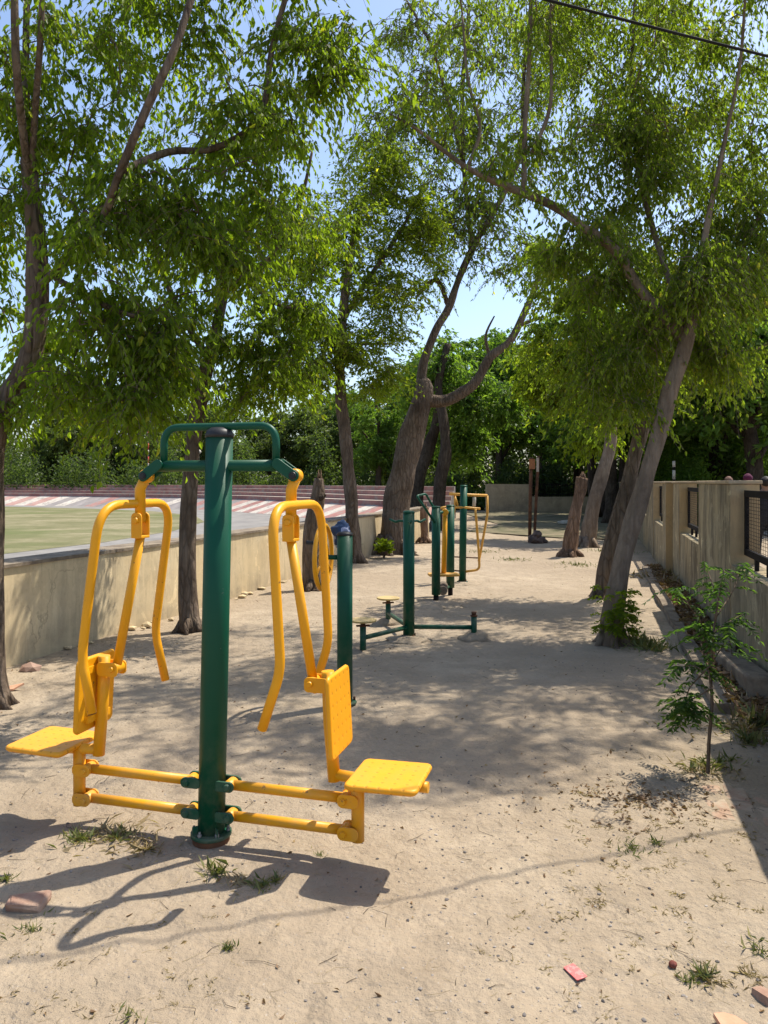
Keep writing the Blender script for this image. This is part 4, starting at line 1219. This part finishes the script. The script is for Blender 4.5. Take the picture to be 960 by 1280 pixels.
# triple twister
b = gr(511, 798)
def twister():
    rt = thing('waist_twister', 'green three armed twister with two faded foot discs and one bare stub', 'exercise machine', b)
    R = .057
    mb = MB(); mb.tube([(0, 0, 0), (0, 0, 1.25)], R, 28); pole = mb.build('pole', GREEN, rt)
    mb = MB(); mb.tube([(0, 0, 1.245), (0, 0, 1.258), (0, 0, 1.268), (0, 0, 1.272)], [R + .003, R + .002, R * .8, .004], 24); mb.build('cap', GREEN, pole)
    post_base(rt, pole, R)
    for k, (ang, disc, rad) in enumerate([(math.radians(231), True, .70), (math.radians(104), True, .83), (math.radians(-2), False, .645)]):
        d = Vector((math.cos(ang), math.sin(ang), 0)); e = d * rad
        mb = MB(); mb.tube([Vector((0, 0, .115)), e + Vector((0, 0, .115))], .022, 14); mb.build('arm', GREEN, rt)
        mb = MB(); mb.tube([e + Vector((0, 0, -.06)), e + Vector((0, 0, .225))], .029, 16); leg = mb.build('leg', GREEN, rt)
        mb = MB(); mb.cyl(e + Vector((0, 0, .222)), e + Vector((0, 0, .236)), .036, 16, None, .003)
        if disc: mb.box(e + Vector((0, 0, .229)), (.13, .022, .016), Matrix.Rotation(.3, 3, 'Z'), .004)
        mb.cyl(e + Vector((0, 0, .236)), e + Vector((0, 0, .268)), .020, 12, .028); mb.build('swivel', RUST, leg)
        if disc:
            mb = MB(); mb.tube([e + Vector((0, 0, .266)), e + Vector((0, 0, .270)), e + Vector((0, 0, .283)), e + Vector((0, 0, .288))], [.112, .122, .128, .118], 32)
            mb.build('foot_disc', YDULL, leg)
        mb = MB(); h0 = 1.165
        g = Vector((math.cos(ang + .75), math.sin(ang + .75), 0))
        mb.tube(fillet([Vector((0, 0, h0)), g * .12 + Vector((0, 0, h0)), g * .15 + Vector((0, 0, h0 - .015)), g * .225 + Vector((0, 0, h0 + .012))], .02, 4), .0125, 10); mb.build('hand_grip', GREEN, rt)
twister()
mound(gr(593, 798), .17, 'low sandy mound round the bare stub of the twister', 2, .09)
mound(gr(485, 779), .16, 'low sandy mound under the back foot disc of the twister', 3, .07)
mound(gr(511, 800), .24, 'shallow sandy mound round the twister post', 4, .045)

# swing board machine
b = gr(545, 752)
def swing_machine():
    rt = thing('hip_swing_machine', 'pair of green posts with loop handle and yellow swinging foot board', 'exercise machine', b)
    R = .057; p2 = Vector((.245, .68, 0))
    for p, h in ((Vector((0, 0, 0)), 1.225), (p2, 1.22)):
        mb = MB(); mb.tube([p + Vector((0, 0, .09)), p + Vector((0, 0, h))], R, 24); pole = mb.build('pole', GREEN, rt)
        mb = MB(); mb.tube([p + Vector((0, 0, -.05)), p + Vector((0, 0, .10))], .034, 16); mb.build('foot', IRON, pole)
        mb = MB(); mb.tube([p + Vector((0, 0, h - .004)), p + Vector((0, 0, h + .008)), p + Vector((0, 0, h + .018)), p + Vector((0, 0, h + .02))], [R + .003, R + .002, R * .8, .004], 20); mb.build('cap', GREEN, pole)
    mb = MB(); mb.tube(fillet([(-.02, -.05, 1.03), (-.255, -.10, 1.375), (-.13, .06, 1.40), (.01, .12, 1.16), (.0, .02, 1.14)], .035, 5), .0155, 12); mb.build('loop_handle', GREEN, rt)
    a = Vector((0, 0, 1.15)); c = p2 + Vector((0, 0, 1.15))
    mb = MB(); mb.tube([a, c], .022, 14); mb.build('axle', GREEN, rt)
    m_ = a.lerp(c, .45)
    mb = MB(); mb.tube([m_ + Vector((.03, 0, .0)), m_ + Vector((.025, 0, -.4)), m_ + Vector((.012, 0, -.83))], .034, 16); mb.cyl(m_ + Vector((.03, -.04, 0)), m_ + Vector((.03, .04, 0)), .045, 18, None, .003); mb.build('swing_rod', YEL, rt)
    mb = MB(); mb.plate(m_ + Vector((.01, 0, -.835)), (1, .1, 0), (-.1, 1, 0), .41, .22, .035, .04, .01, 5); mb.build('foot_board', YORG, rt)
    mb = MB(); q = Vector((.12, .35, .12)); mb.cyl(q + Vector((-.02, -.20, 0)), q + Vector((.02, .22, .01)), .062, 20, None, .006); mb.build('roller', CONC, rt)
    mb = MB(); mb.tube([Vector((.02, .03, .11)), p2 + Vector((-.02, -.03, .11))], .02, 10); mb.build('bottom_bar', GREEN, rt)
swing_machine()
mound(gr(545, 757), .34, 'flat sandy mound under the pair of green posts', 5, .05)

# far press machine
b = gr(578, 728)
def far_machine():
    rt = thing('leg_press_machine', 'farthest green post with slim yellow hanging frames', 'exercise machine', b)
    R = .055
    mb = MB(); mb.tube([(0, 0, 0), (.01, 0, .8), (.02, 0, 1.49)], R, 24); pole = mb.build('pole', GREEN, rt)
    mb = MB(); mb.tube([(.02, 0, 1.486), (.02, 0, 1.498), (.02, 0, 1.508), (.02, 0, 1.51)], [R + .003, R + .002, R * .8, .004], 20); mb.build('cap', GREEN, pole)
    post_base(rt, pole, R)
    mb = MB(); mb.tube([(-.19, .12, 1.37), (0, .03, 1.36), (.40, .12, 1.345)], .021, 12); mb.build('upper_bar', YORG, rt)
    mb = MB(); mb.tube(fillet([(-.37, -.15, 1.15), (-.26, -.13, 1.175), (0, -.03, 1.165), (.26, -.12, 1.145)], .05, 4), .0185, 12); mb.build('lower_bar', YORG, rt)
    for sg, s in ((1, 1.0),):
        mb = MB(); mb.tube(fillet([(.40, .12, 1.345), (.405, .12, 1.06), (.27, 0, .40), (.25, -.02, .33)], .06, 5), .019, 12); mb.build('outer_rod', YORG, rt)
        mb = MB(); mb.tube(fillet([(.185, -.12, 1.145), (.205, -.10, .95), (.255, -.03, .42), (.262, -.02, .20), (.05, -.02, .17)], .07, 5), .019, 12); mb.build('inner_rod', YORG, rt)
    mb = MB(); mb.tube(fillet([(-.11, .11, 1.36), (-.105, .10, 1.15), (-.175, .05, .86), (-.18, .04, .78)], .05, 4), .017, 10); mb.build('short_rod', YORG, rt)
    mb = MB(); mb.tube([(-.11, .11, 1.345), (-.06, .10, 1.18)], .014, 8); mb.build('stay', YORG, rt)
    mb = MB(); mb.tube([(-.18, -.02, .40), (.26, -.02, .38)], .010, 8); mb.tube([(-.18, -.02, .19), (.05, -.02, .17)], .012, 8); mb.build('link_bar', RUST, rt)
    mb = MB(); mb.cyl((.185, .04, 1.18), (.19, .04, 1.32), .027, 14, None, .003); mb.build('spring_sleeve', SMWHT, rt)
far_machine()
mound(gr(580, 731), .26, 'low sandy mound round the farthest green post', 6, .05)

# ------------------------------------------------------------------ posts, wire, mast, lamp
t = thing('rusty_frame', 'pair of thin rusty posts with a rust plate at the top beyond the stumps', 'posts', gr(666, 678))
o_ = t.location
mb = MB(); a = at(662, 678, o_.y); a.z = -.05
mb.tube([a, at(663, 620, o_.y), at(664, 572, o_.y)], .045, 8); mb.build('post', RUST, t, o_)
mb = MB(); a = at(668.5, 660, o_.y); mb.tube([(a.x, a.y, -.05), a, at(671, 610, o_.y), at(673, 570, o_.y)], .038, 8); mb.build('post', RUST, t, o_)
mb = MB(); mb.box(at(665, 580, o_.y - .05), (.15, .03, .26)); mb.build('plate', m_noisy("bright_rust", (.24, .095, .04), (.36, .16, .07), 9, .85), t, o_)
mb = MB(); mb.box(at(672, 581, o_.y - .05), (.06, .03, .36)); mb.build('pale_strip', SMTREAD, t, o_)
mb = MB()
for i, (px, py, r_) in enumerate([(667, 674, .15), (675, 675, .15), (671, 668, .13), (680, 677, .10)]):
    p = at(px, py, o_.y - .25); mb.blob(p, (r_, r_ * .9, r_ * .8), 2, .4, i + 5)
o = mb.build('rubble_heap', m_noisy("charred_stone", (.06, .045, .038), (.22, .15, .12), 6, .95, .5, .02)); tag(o, 'small dark heap of broken stone at the foot of the rusty posts', 'rubble')

mb = MB()
c0 = gr(0, 1205) + Vector((-SHX, -SHY, 1)) * 3.86; c1 = gr(775, 1065) + Vector((-SHX, -SHY, 1)) * 3.80
d = (c1 - c0); pts = []
for k in range(33):
    s = -6 + 12 * k / 32; pts.append(c0 + d * (.45 + s) + Vector((0, 0, .0030 * (s * 2.6) ** 2)))
mb.tube(pts, .0072, 8)
tag(mb.build('overhead_cable', m_noisy('cable_rubber', (.006, .006, .006), (.012, .012, .012), 5, .9)), 'black cable crossing the sky at the top right among leaves', 'cable')

t = thing('striped_mast', 'thin red and white mast among trees beyond the stands, left of the green hand rail', 'mast', (-17.8, 58, 0))
mb = MB(); 
for k in range(14):
    mb.tube([(-17.8, 58, k * .5), (-17.8, 58, k * .5 + .5)], .07 - .003 * k, 8, True, k % 2)
mb.build('pole', [m_noisy("mast_red", (.50, .07, .05), (.55, .11, .07), 3), SMWHT], t, t.location)
mb = MB(); mb.cyl((-17.8, 58, 7.0), (-17.8, 58, 8.3), .012, 6); mb.build('antenna', IRON, t, t.location)
t = thing('lamp_post', 'small lamp post with white globe beyond the stands behind the press machine', 'lamp post', (-12.9, 53.5, 0))
mb = MB(); mb.cyl((-12.9, 53.5, 0), (-12.9, 53.5, 3.55), .05, 8); mb.build('pole', IRON, t, t.location)
mb = MB(); mb.blob((-12.9, 53.5, 3.68), .17, 2, 0, smooth=True); mb.build('globe', SMWHT, t, t.location)
p = rw(19.5, -1.2)
t = thing('marker_post', 'thin black and white post rising just behind the grilled wall', 'post', p)
mb = MB(); mb.cyl((p.x, p.y, 0), (p.x, p.y, 1.65), .045, 8); mb.build('shaft', IRON, t, p)
mb = MB(); mb.cyl((p.x, p.y, 1.65), (p.x, p.y, 1.95), .05, 8); mb.cyl((p.x, p.y, 2.05), (p.x, p.y, 2.25), .05, 8); mb.build('white_band', SMWHT, t, p)
mb = MB(); mb.cyl((p.x, p.y, 1.95), (p.x, p.y, 2.05), .048, 8); mb.build('dark_band', IRON, t, p)

# ------------------------------------------------------------------ people behind the grilled wall
def person(loc, rz, H, lab, top, legs, skin, cover, covname, walk):
    rt = thing('person', lab, 'person', loc, rz)
    k = H / 1.70
    J = {'pel': ((0, 0, .92), .145), 'sp': ((0, 0, 1.10), .135), 'ch': ((0, .01, 1.30), .15), 'nk': ((0, .01, 1.44), .055), 'hd': ((0, -.01, 1.53), .085), 'tp': ((0, -.005, 1.63), .080)}
    ed = [('pel', 'sp'), ('sp', 'ch'), ('ch', 'nk'), ('nk', 'hd'), ('hd', 'tp')]
    for s in (-1, 1):
        n = 'l' if s < 0 else 'r'; w_ = walk * s
        J.update({n + 'hp': ((s * .09, 0, .86), .10), n + 'kn': ((s * .10, -.16 * w_ - .02, .48), .065), n + 'an': ((s * .10, -.26 * w_ + .04, .09), .045), n + 'to': ((s * .11, -.26 * w_ - .12, .035), .035),
                  n + 'sh': ((s * .17, .01, 1.36), .065), n + 'el': ((s * .23, .08 * w_ + .03, 1.10), .045), n + 'wr': ((s * .24, .16 * w_ - .06, .86), .033), n + 'ha': ((s * .235, .18 * w_ - .09, .77), .036)})
        ed += [('pel', n + 'hp'), (n + 'hp', n + 'kn'), (n + 'kn', n + 'an'), (n + 'an', n + 'to'), ('ch', n + 'sh'), (n + 'sh', n + 'el'), (n + 'el', n + 'wr'), (n + 'wr', n + 'ha')]
    names = list(J); me = bpy.data.meshes.new('body')
    me.from_pydata([tuple(Vector(J[n][0]) * k) for n in names], [(names.index(a), names.index(b_)) for a, b_ in ed], [])
    ob = bpy.data.objects.new('body', me); COL.objects.link(ob)
    md = ob.modifiers.new('skin', 'SKIN')
    for i, n in enumerate(names):
        sv = me.skin_vertices[0].data[i]; sv.radius = (J[n][1] * k, J[n][1] * k * (.72 if n in ('pel', 'sp', 'ch') else 1)); sv.use_root = (n == 'pel')
    ob.modifiers.new('sub', 'SUBSURF').levels = 2; ob.modifiers['sub'].render_levels = 2
    dg = bpy.context.evaluated_depsgraph_get(); dg.update()
    nm = bpy.data.meshes.new_from_object(ob.evaluated_get(dg)); bpy.data.objects.remove(ob)
    body = bpy.data.objects.new('body', nm); COL.objects.link(body); body.parent = rt
    nm.materials.clear()
    for m in (skin, top, legs): nm.materials.append(m)
    for f in nm.polygons:
        c = f.center / k
        f.material_index = 0 if c.z > 1.43 or (abs(c.x) > .19 and c.z < .93) else (1 if c.z > .88 else 2)
        f.use_smooth = True
    mb = MB(); hc = Vector((0, .012, 1.585)) * k
    mb.blob(hc + Vector((0, .012, .018)), (.094 * k, .105 * k, .098 * k), 3, .10, 3, smooth=True)
    if covname == 'headscarf': mb.blob(hc + Vector((0, .06, -.09)), (.075 * k, .07 * k, .09 * k), 2, .1, 4, smooth=True)
    mb.v = [v if v[1] > -.055 * k or v[2] > 1.60 * k else (v[0], max(v[1], -.055 * k), v[2]) for v in mb.v]
    mb.build(covname, cover, rt)
    mb = MB()
    mb.blob(Vector((0, -.098, 1.535)) * k, (.014 * k, .020 * k, .022 * k), 1, 0); mb.build('nose', skin, body)
    for s in (-1, 1):
        mb = MB(); mb.blob(Vector((s * .032, -.088, 1.565)) * k, .010 * k, 1, 0); mb.build('eye', IRON, body)
SK = m_noisy("brown_skin", (.25, .14, .09), (.29, .17, .11), 5, .6)
MAG = m_noisy("magenta_cloth", (.065, .009, .032), (.10, .014, .05), 14, .85)
DARKC = m_noisy("dark_cloth", (.018, .018, .022), (.035, .033, .04), 8, .9)
ORAC = m_noisy("ochre_cloth", (.34, .16, .05), (.42, .22, .08), 8, .9)
MARC = m_noisy("maroon_cloth", (.15, .04, .04), (.20, .06, .05), 8, .9)
PALEC = m_noisy("pale_cloth", (.42, .38, .33), (.5, .46, .4), 8, .9)
HAIR = m_noisy("grey_brown_hair", (.14, .075, .055), (.20, .12, .09), 30, .8)
HAIRB = m_noisy("black_hair", (.012, .010, .010), (.025, .02, .018), 30, .6)
person(((935 - 480) / 960 * 17, 17, 0), 2.6, 1.745, 'person in a magenta headscarf whose head shows above the grilled wall', DARKC, DARKC, SK, MAG, 'headscarf', .3)
person(((911 - 480) / 960 * 19, 19, 0), 2.6, 1.70, 'person with brown hair whose head barely shows above the grilled wall', DARKC, DARKC, SK, HAIR, 'hair', .3)
person(((957 - 480) / 960 * 14, 14, 0), 2.9, 1.66, 'person in dark clothes seen through the nearest grille', DARKC, DARKC, SK, HAIRB, 'hair', .7)

# ------------------------------------------------------------------ ground details
def place(name, mb, m, p, rot, lab, cat):
    o = mb.build(name, m); p = Vector(p); p.z += gh(p.x, p.y) if name in ('brick', 'stone', 'tile_shard', 'crushed_packet', 'seed_pod') else 0; o.location = p; o.rotation_euler = rot
    return tag(o, lab, cat)
mb = MB(); mb.box((0, 0, 0), (.150, .085, .06), None, .016, 0, 2); mb.v = [tuple(Vector(v) + .022 * Vector((noise.noise(Vector(v) * 22), noise.noise(Vector(v) * 19 + Vector((5, 0, 0))), noise.noise(Vector(v) * 25 + Vector((0, 7, 0)))))) for v in mb.v]
place('brick', mb, BRICK, gr(34, 1132) + Vector((0, 0, -.004)), (.10, .06, .12), 'worn half buried brick on the sand below the left seat', 'brick')
mb = MB(); mb.blob((0, 0, 0), (.085, .06, .045), 1, .5, 3)
place('stone', mb, m_noisy("pinkish_stone", (.30, .19, .145), (.38, .26, .20), 12, .95), gr(37, 838) + Vector((0, 0, .02)), (0, .1, .4), 'pinkish angular stone at the foot of the low wall', 'stone')
mb = MB(); mb.add([(-.08, -.02, 0), (.02, -.035, .006), (.085, .02, .035), (-.03, .035, .012), (-.08, -.02, -.012), (.02, -.035, -.006), (.085, .02, .02), (-.03, .035, 0)], [(0, 1, 2, 3), (7, 6, 5, 4), (0, 4, 5, 1), (1, 5, 6, 2), (2, 6, 7, 3), (3, 7, 4, 0)], 0, False)
place('tile_shard', mb, TERRA, gr(14, 864) + Vector((0, 0, .012)), (0, 0, .2), 'thin reddish tile shard lying flat near the left edge tree', 'shard')
mb = MB(); mb.plate((0, 0, 0), (1, 0, 0), (0, 1, 0), .042, .068, .004, .004, .0012, 3)
def packet():
    q = NT("packet_print"); n = q.noise(55, 3)
    m = q.fin(q.mix(q.ramp(n, .50, .56), (.60, .13, .12), (.66, .22, .20)), .5)
    place('crushed_packet', mb, m, gr(719, 1214) + Vector((0, 0, .006)), (.04, -.03, .45), 'small flat red wrapper on the sand in front', 'wrapper')
packet()
mb = MB(); mb.blob((0, 0, 0), (.0135, .0125, .012), 3, .15, 6, smooth=True)
place('seed_pod', mb, m_noisy("red_brown_pod", (.14, .035, .025), (.22, .07, .05), 40, .7), gr(841, 1204) + Vector((0, 0, .009)), (0, 0, 0), 'small round reddish brown pod on the sand right of the red wrapper', 'pod')
def shard(pts, h, lab, m, loc, rot):
    mb = MB(); n = len(pts); vs = [(x, y, h) for x, y in pts] + [(x, y, -h) for x, y in pts]
    fs = [list(range(n)), list(reversed(range(n, 2 * n)))] + [(i, i + n, (i + 1) % n + n, (i + 1) % n) for i in range(n)]
    mb.add(vs, fs, 0, False); place('tile_shard', mb, m, loc, rot, lab, 'shard')
shard([(-.05, .045), (-.02, .05), (.01, .04), (.07, -.03), (.03, -.07), (-.04, -.06)], .007, 'peach coloured tile shard in the bottom right corner', TERRA, gr(922, 1287) + Vector((0, 0, .006)), (.12, .05, 0))
shard([(-.04, .03), (.03, .05), (.06, .0), (.03, -.04), (-.035, -.03)], .012, 'brown broken tile by the right edge above the peach shard', BRICK, gr(962, 1243) + Vector((0, 0, -.002)), (-.1, .2, .3))
def paving():
    q = NT("sand_covered_brick"); n = q.noise(7, 6, .65); n2 = q.noise(60, 4, .6)
    c = q.mix(q.ramp(n2, .3, .7), (.30, .19, .13), (.38, .26, .185))
    c = q.mix(q.ramp(n, .42, .56), c, (.37, .295, .215))
    m = q.fin(c, .95, q.bump(n2, .4, .01), .1)
    c0 = gr(942, 1006); mb = MB(); rr = random.Random(8)
    for i in range(4):
        for j in range(2):
            p = c0 + AX * ((i - 1.5) * .112) + AV * ((j - .5) * .23 + .04 * (i % 2))
            mb.box(p - c0 + Vector((0, 0, gh(p.x, p.y) - .012 + rr.uniform(-.003, .002))), (.104, .220, .028), Matrix.Rotation(AROT + rr.uniform(-.03, .03), 3, 'Z'), .010, 0, 2)
    place('brick_paving', mb, m, c0, (0, 0, 0), 'patch of sand covered red bricks set flush in the ground by the wall', 'paving')
paving()
mb = MB()
mb.blob((0, 0, .05), (.30, .14, .09), 3, .35, 9, smooth=True)
place('plastic_sack', mb, SMWHT, at(707, 652, 27) * Vector((1, 1, 0)) if False else Vector(((707 - 480) / 960 * 28, 28, .03)), (0, 0, .2), 'white sack lying on the grass before the end wall', 'sack')

def scatter_stuff():
    r = np.random.default_rng(99)
    # pebbles
    ico = bmesh.new(); bmesh.ops.create_icosphere(ico, subdivisions=1, radius=1)
    iv = np.array([v.co[:] for v in ico.verts]); ico.verts.index_update(); fi = np.array([[v.index for v in f.verts] for f in ico.faces]); ico.free()
    n = 17000
    y = 1.55 + 6.5 * r.random(n) ** 1.7; x = (r.random(n) - .5) * y * 1.15
    pn = np.array([noise.noise(Vector((a * 1.1, b_ * 1.1, 5.5))) for a, b_ in zip(x, y)]); sel = r.random(n) < np.clip(.45 + pn * 1.1 + .25 * (x > -.1), .08, 1); x, y = x[sel], y[sel]; n = len(x)
    s = .0013 + .0065 * r.random(n) ** 5
    V = iv[None] * (1 + .35 * r.normal(size=(n, len(iv), 1)) * .5) * s[:, None, None] * np.stack([.8 + .5 * r.random(n), .8 + .5 * r.random(n), .45 + .3 * r.random(n)], 1)[:, None]
    z = np.array([gh(a, b_) for a, b_ in zip(x, y)])
    V = V + np.stack([x, y, z + s * .15], 1)[:, None]
    F = (fi[None] + (np.arange(n) * len(iv))[:, None, None]).reshape(-1, 3)
    q = NT("pebble"); a = q.n.new("ShaderNodeAttribute"); a.attribute_name = 'tint'
    m = q.fin(q.mix(a.outputs['Fac'], (.085, .075, .07), (.38, .33, .28)), .9)
    tag(fast_mesh('pebbles', V.reshape(-1, 3), F, m, None, np.repeat(r.random(n) ** 1.5, len(iv))), 'small dark and pale pebbles strewn over the sand', 'pebbles', None, 'stuff')
    # twigs / straw
    def straws(n, yr, xr, L, m, name, lab, cat, rad):
        y = yr[0] + (yr[1] - yr[0]) * r.random(n) ** 1.5; x = (xr[0] + (xr[1] - xr[0]) * r.random(n)) * y
        z = np.array([gh(a, b_) for a, b_ in zip(x, y)]) + .003
        an = r.random(n) * math.pi; l = L * (.3 + .9 * r.random(n) ** 2)
        d = np.stack([np.cos(an), np.sin(an), np.zeros(n)], 1)
        P = np.stack([x, y, z], 1); bend = np.stack([-np.sin(an), np.cos(an), .15 * np.ones(n)], 1) * (l * .16 * r.normal(size=n))[:, None]
        bend[:, 2] = np.abs(bend[:, 2])
        V, F = twig_mesh(P - d * l[:, None] / 2, P + bend, P + d * l[:, None] / 2, rad, rad * .5)
        tag(fast_mesh(name, V, F, m, None, np.repeat(r.random(n), 9)), lab, cat, None, 'stuff')
    straws(1100, (1.55, 8), (-.52, .55), .075, GRASSD, 'dry_straw', 'thin dry straws and stalks lying over the sand', 'straw', .0007)
    straws(260, (1.55, 9), (-.52, .55), .11, BARKD, 'twigs', 'thin dark twigs scattered on the sand', 'twigs', .0012)
    # fallen leaves
    def litter(P, L, m, name, lab):
        n = len(P); D = norm(np.stack([r.normal(size=n), r.normal(size=n), .25 * r.normal(size=n)], 1))
        rn = P.copy(); Ls = L * (.6 + .8 * r.random(n)); V, F = leaf_cards(P, D, Ls, Ls * .45, r, .5)
        tag(fast_mesh(name, V, F, m, None, np.repeat(r.random(n), 4)), lab, 'leaves', None, 'stuff')
    n = 650; y = 1.6 + 11 * r.random(n) ** 1.2; x = (-.52 + 1.05 * r.random(n)) * y
    P = np.stack([x, y, np.array([gh(a, b_) for a, b_ in zip(x, y)]) + .004], 1)
    litter(P, .021, LITTER, 'fallen_leaves', 'small dry fallen leaves scattered over the sand')
    n = 420; c = gr(800, 1000); a = r.random(n) * 6.283; q_ = np.abs(r.normal(size=n)) * .28
    P = np.stack([c.x + np.cos(a) * q_ * 1.3, c.y + np.sin(a) * q_, np.zeros(n)], 1); P[:, 2] = [gh(a_, b_) + .004 for a_, b_ in P[:, :2]]
    litter(P, .024, LITTER, 'sapling_litter', 'patch of dry leaf litter on the sand left of the sapling')
    n = 3600; s = -1.8 + 9.4 * r.random(n); qq = .04 + .30 * r.random(n)
    P = np.array([rw(a, b_) for a, b_ in zip(s, qq)]); P[:, 2] = .01 + .05 * r.random(n)
    litter(P, .07, LITTER, 'drain_leaves', 'brown dead leaves filling the drain along the grilled wall')
    # grass tufts
    def tufts(lst, m, name, lab, flat):
        Ps = []; Ds = []; Ls = []
        for (px, py, spread, cnt, L) in lst:
            cnt = int(cnt * 1.15)
            c = gr(px, py); a = r.random(cnt) * 2 * math.pi; rr = spread * np.abs(r.normal(size=cnt)) * .6
            x = c.x + np.cos(a) * rr; y = c.y + np.sin(a) * rr * 1.0
            Ps.append(np.stack([x, y, np.array([gh(q_, w_) for q_, w_ in zip(x, y)])], 1))
            b_ = r.random(cnt) * 2 * math.pi
            Ds.append(norm(np.stack([np.cos(b_), np.sin(b_), flat * (.3 + 1.2 * r.random(cnt))], 1))); Ls.append(L * (.4 + .9 * r.random(cnt)))
        P = np.concatenate(Ps); D = np.concatenate(Ds); L = np.concatenate(Ls); n = len(P)
        V, F = leaf_cards(P, D, L, .0013 + L * .014, r, .6)
        tag(fast_mesh(name, V, F, m, None, np.repeat(r.random(n), 4)), lab, 'grass', None, 'stuff')
    tufts([(268, 1088, .05, 60, .06), (325, 1105, .05, 60, .04), (345, 1100, .03, 30, .04), (285, 1183, .022, 50, .025), (8, 1103, .03, 40, .035), (100, 1050, .10, 90, .05), (150, 1045, .07, 60, .05), (40, 1165, .08, 60, .03),
           (885, 960, .12, 60, .07), (910, 950, .10, 40, .06), (862, 962, .10, 30, .05), (880, 1218, .035, 90, .035), (860, 1222, .03, 40, .03), (790, 806, .25, 220, .11), (815, 812, .2, 120, .10), (945, 905, .12, 90, .12), (790, 1060, .10, 50, .035), (820, 1055, .05, 40, .03),
           (950, 1185, .06, 40, .035), (935, 925, .10, 60, .10), (640, 700, .5, 120, .07), (720, 706, .5, 160, .07), (600, 690, .6, 120, .07), (160, 1268, .05, 30, .03), (400, 1066, .03, 40, .02), (770, 690, .7, 150, .10)], GRASSG, 'grass', 'small green grass tufts on the sand', 1.0)
    L_ = [(140, 1045, .16, 170, .06), (180, 1060, .10, 70, .06), (300, 1100, .08, 50, .04), (880, 965, .22, 120, .06), (850, 905, .2, 90, .05), (890, 1225, .06, 70, .03), (940, 1220, .06, 60, .03), (930, 910, .2, 160, .10), (948, 880, .12, 160, .14), (830, 720, .5, 300, .16), (850, 730, .3, 200, .18)]
    for k in range(70): L_.append((r.uniform(700, 950), r.uniform(975, 1150), .035, 14, .022))
    for k in range(26): L_.append((r.uniform(560, 950), r.uniform(1130, 1275), .03, 8, .02))
    for k in range(26): L_.append((r.uniform(0, 330), r.uniform(1140, 1275), .03, 9, .02))
    tufts(L_, GRASSD, 'dry_grass', 'flattened dry grass bits on the sand', .35)
scatter_stuff()
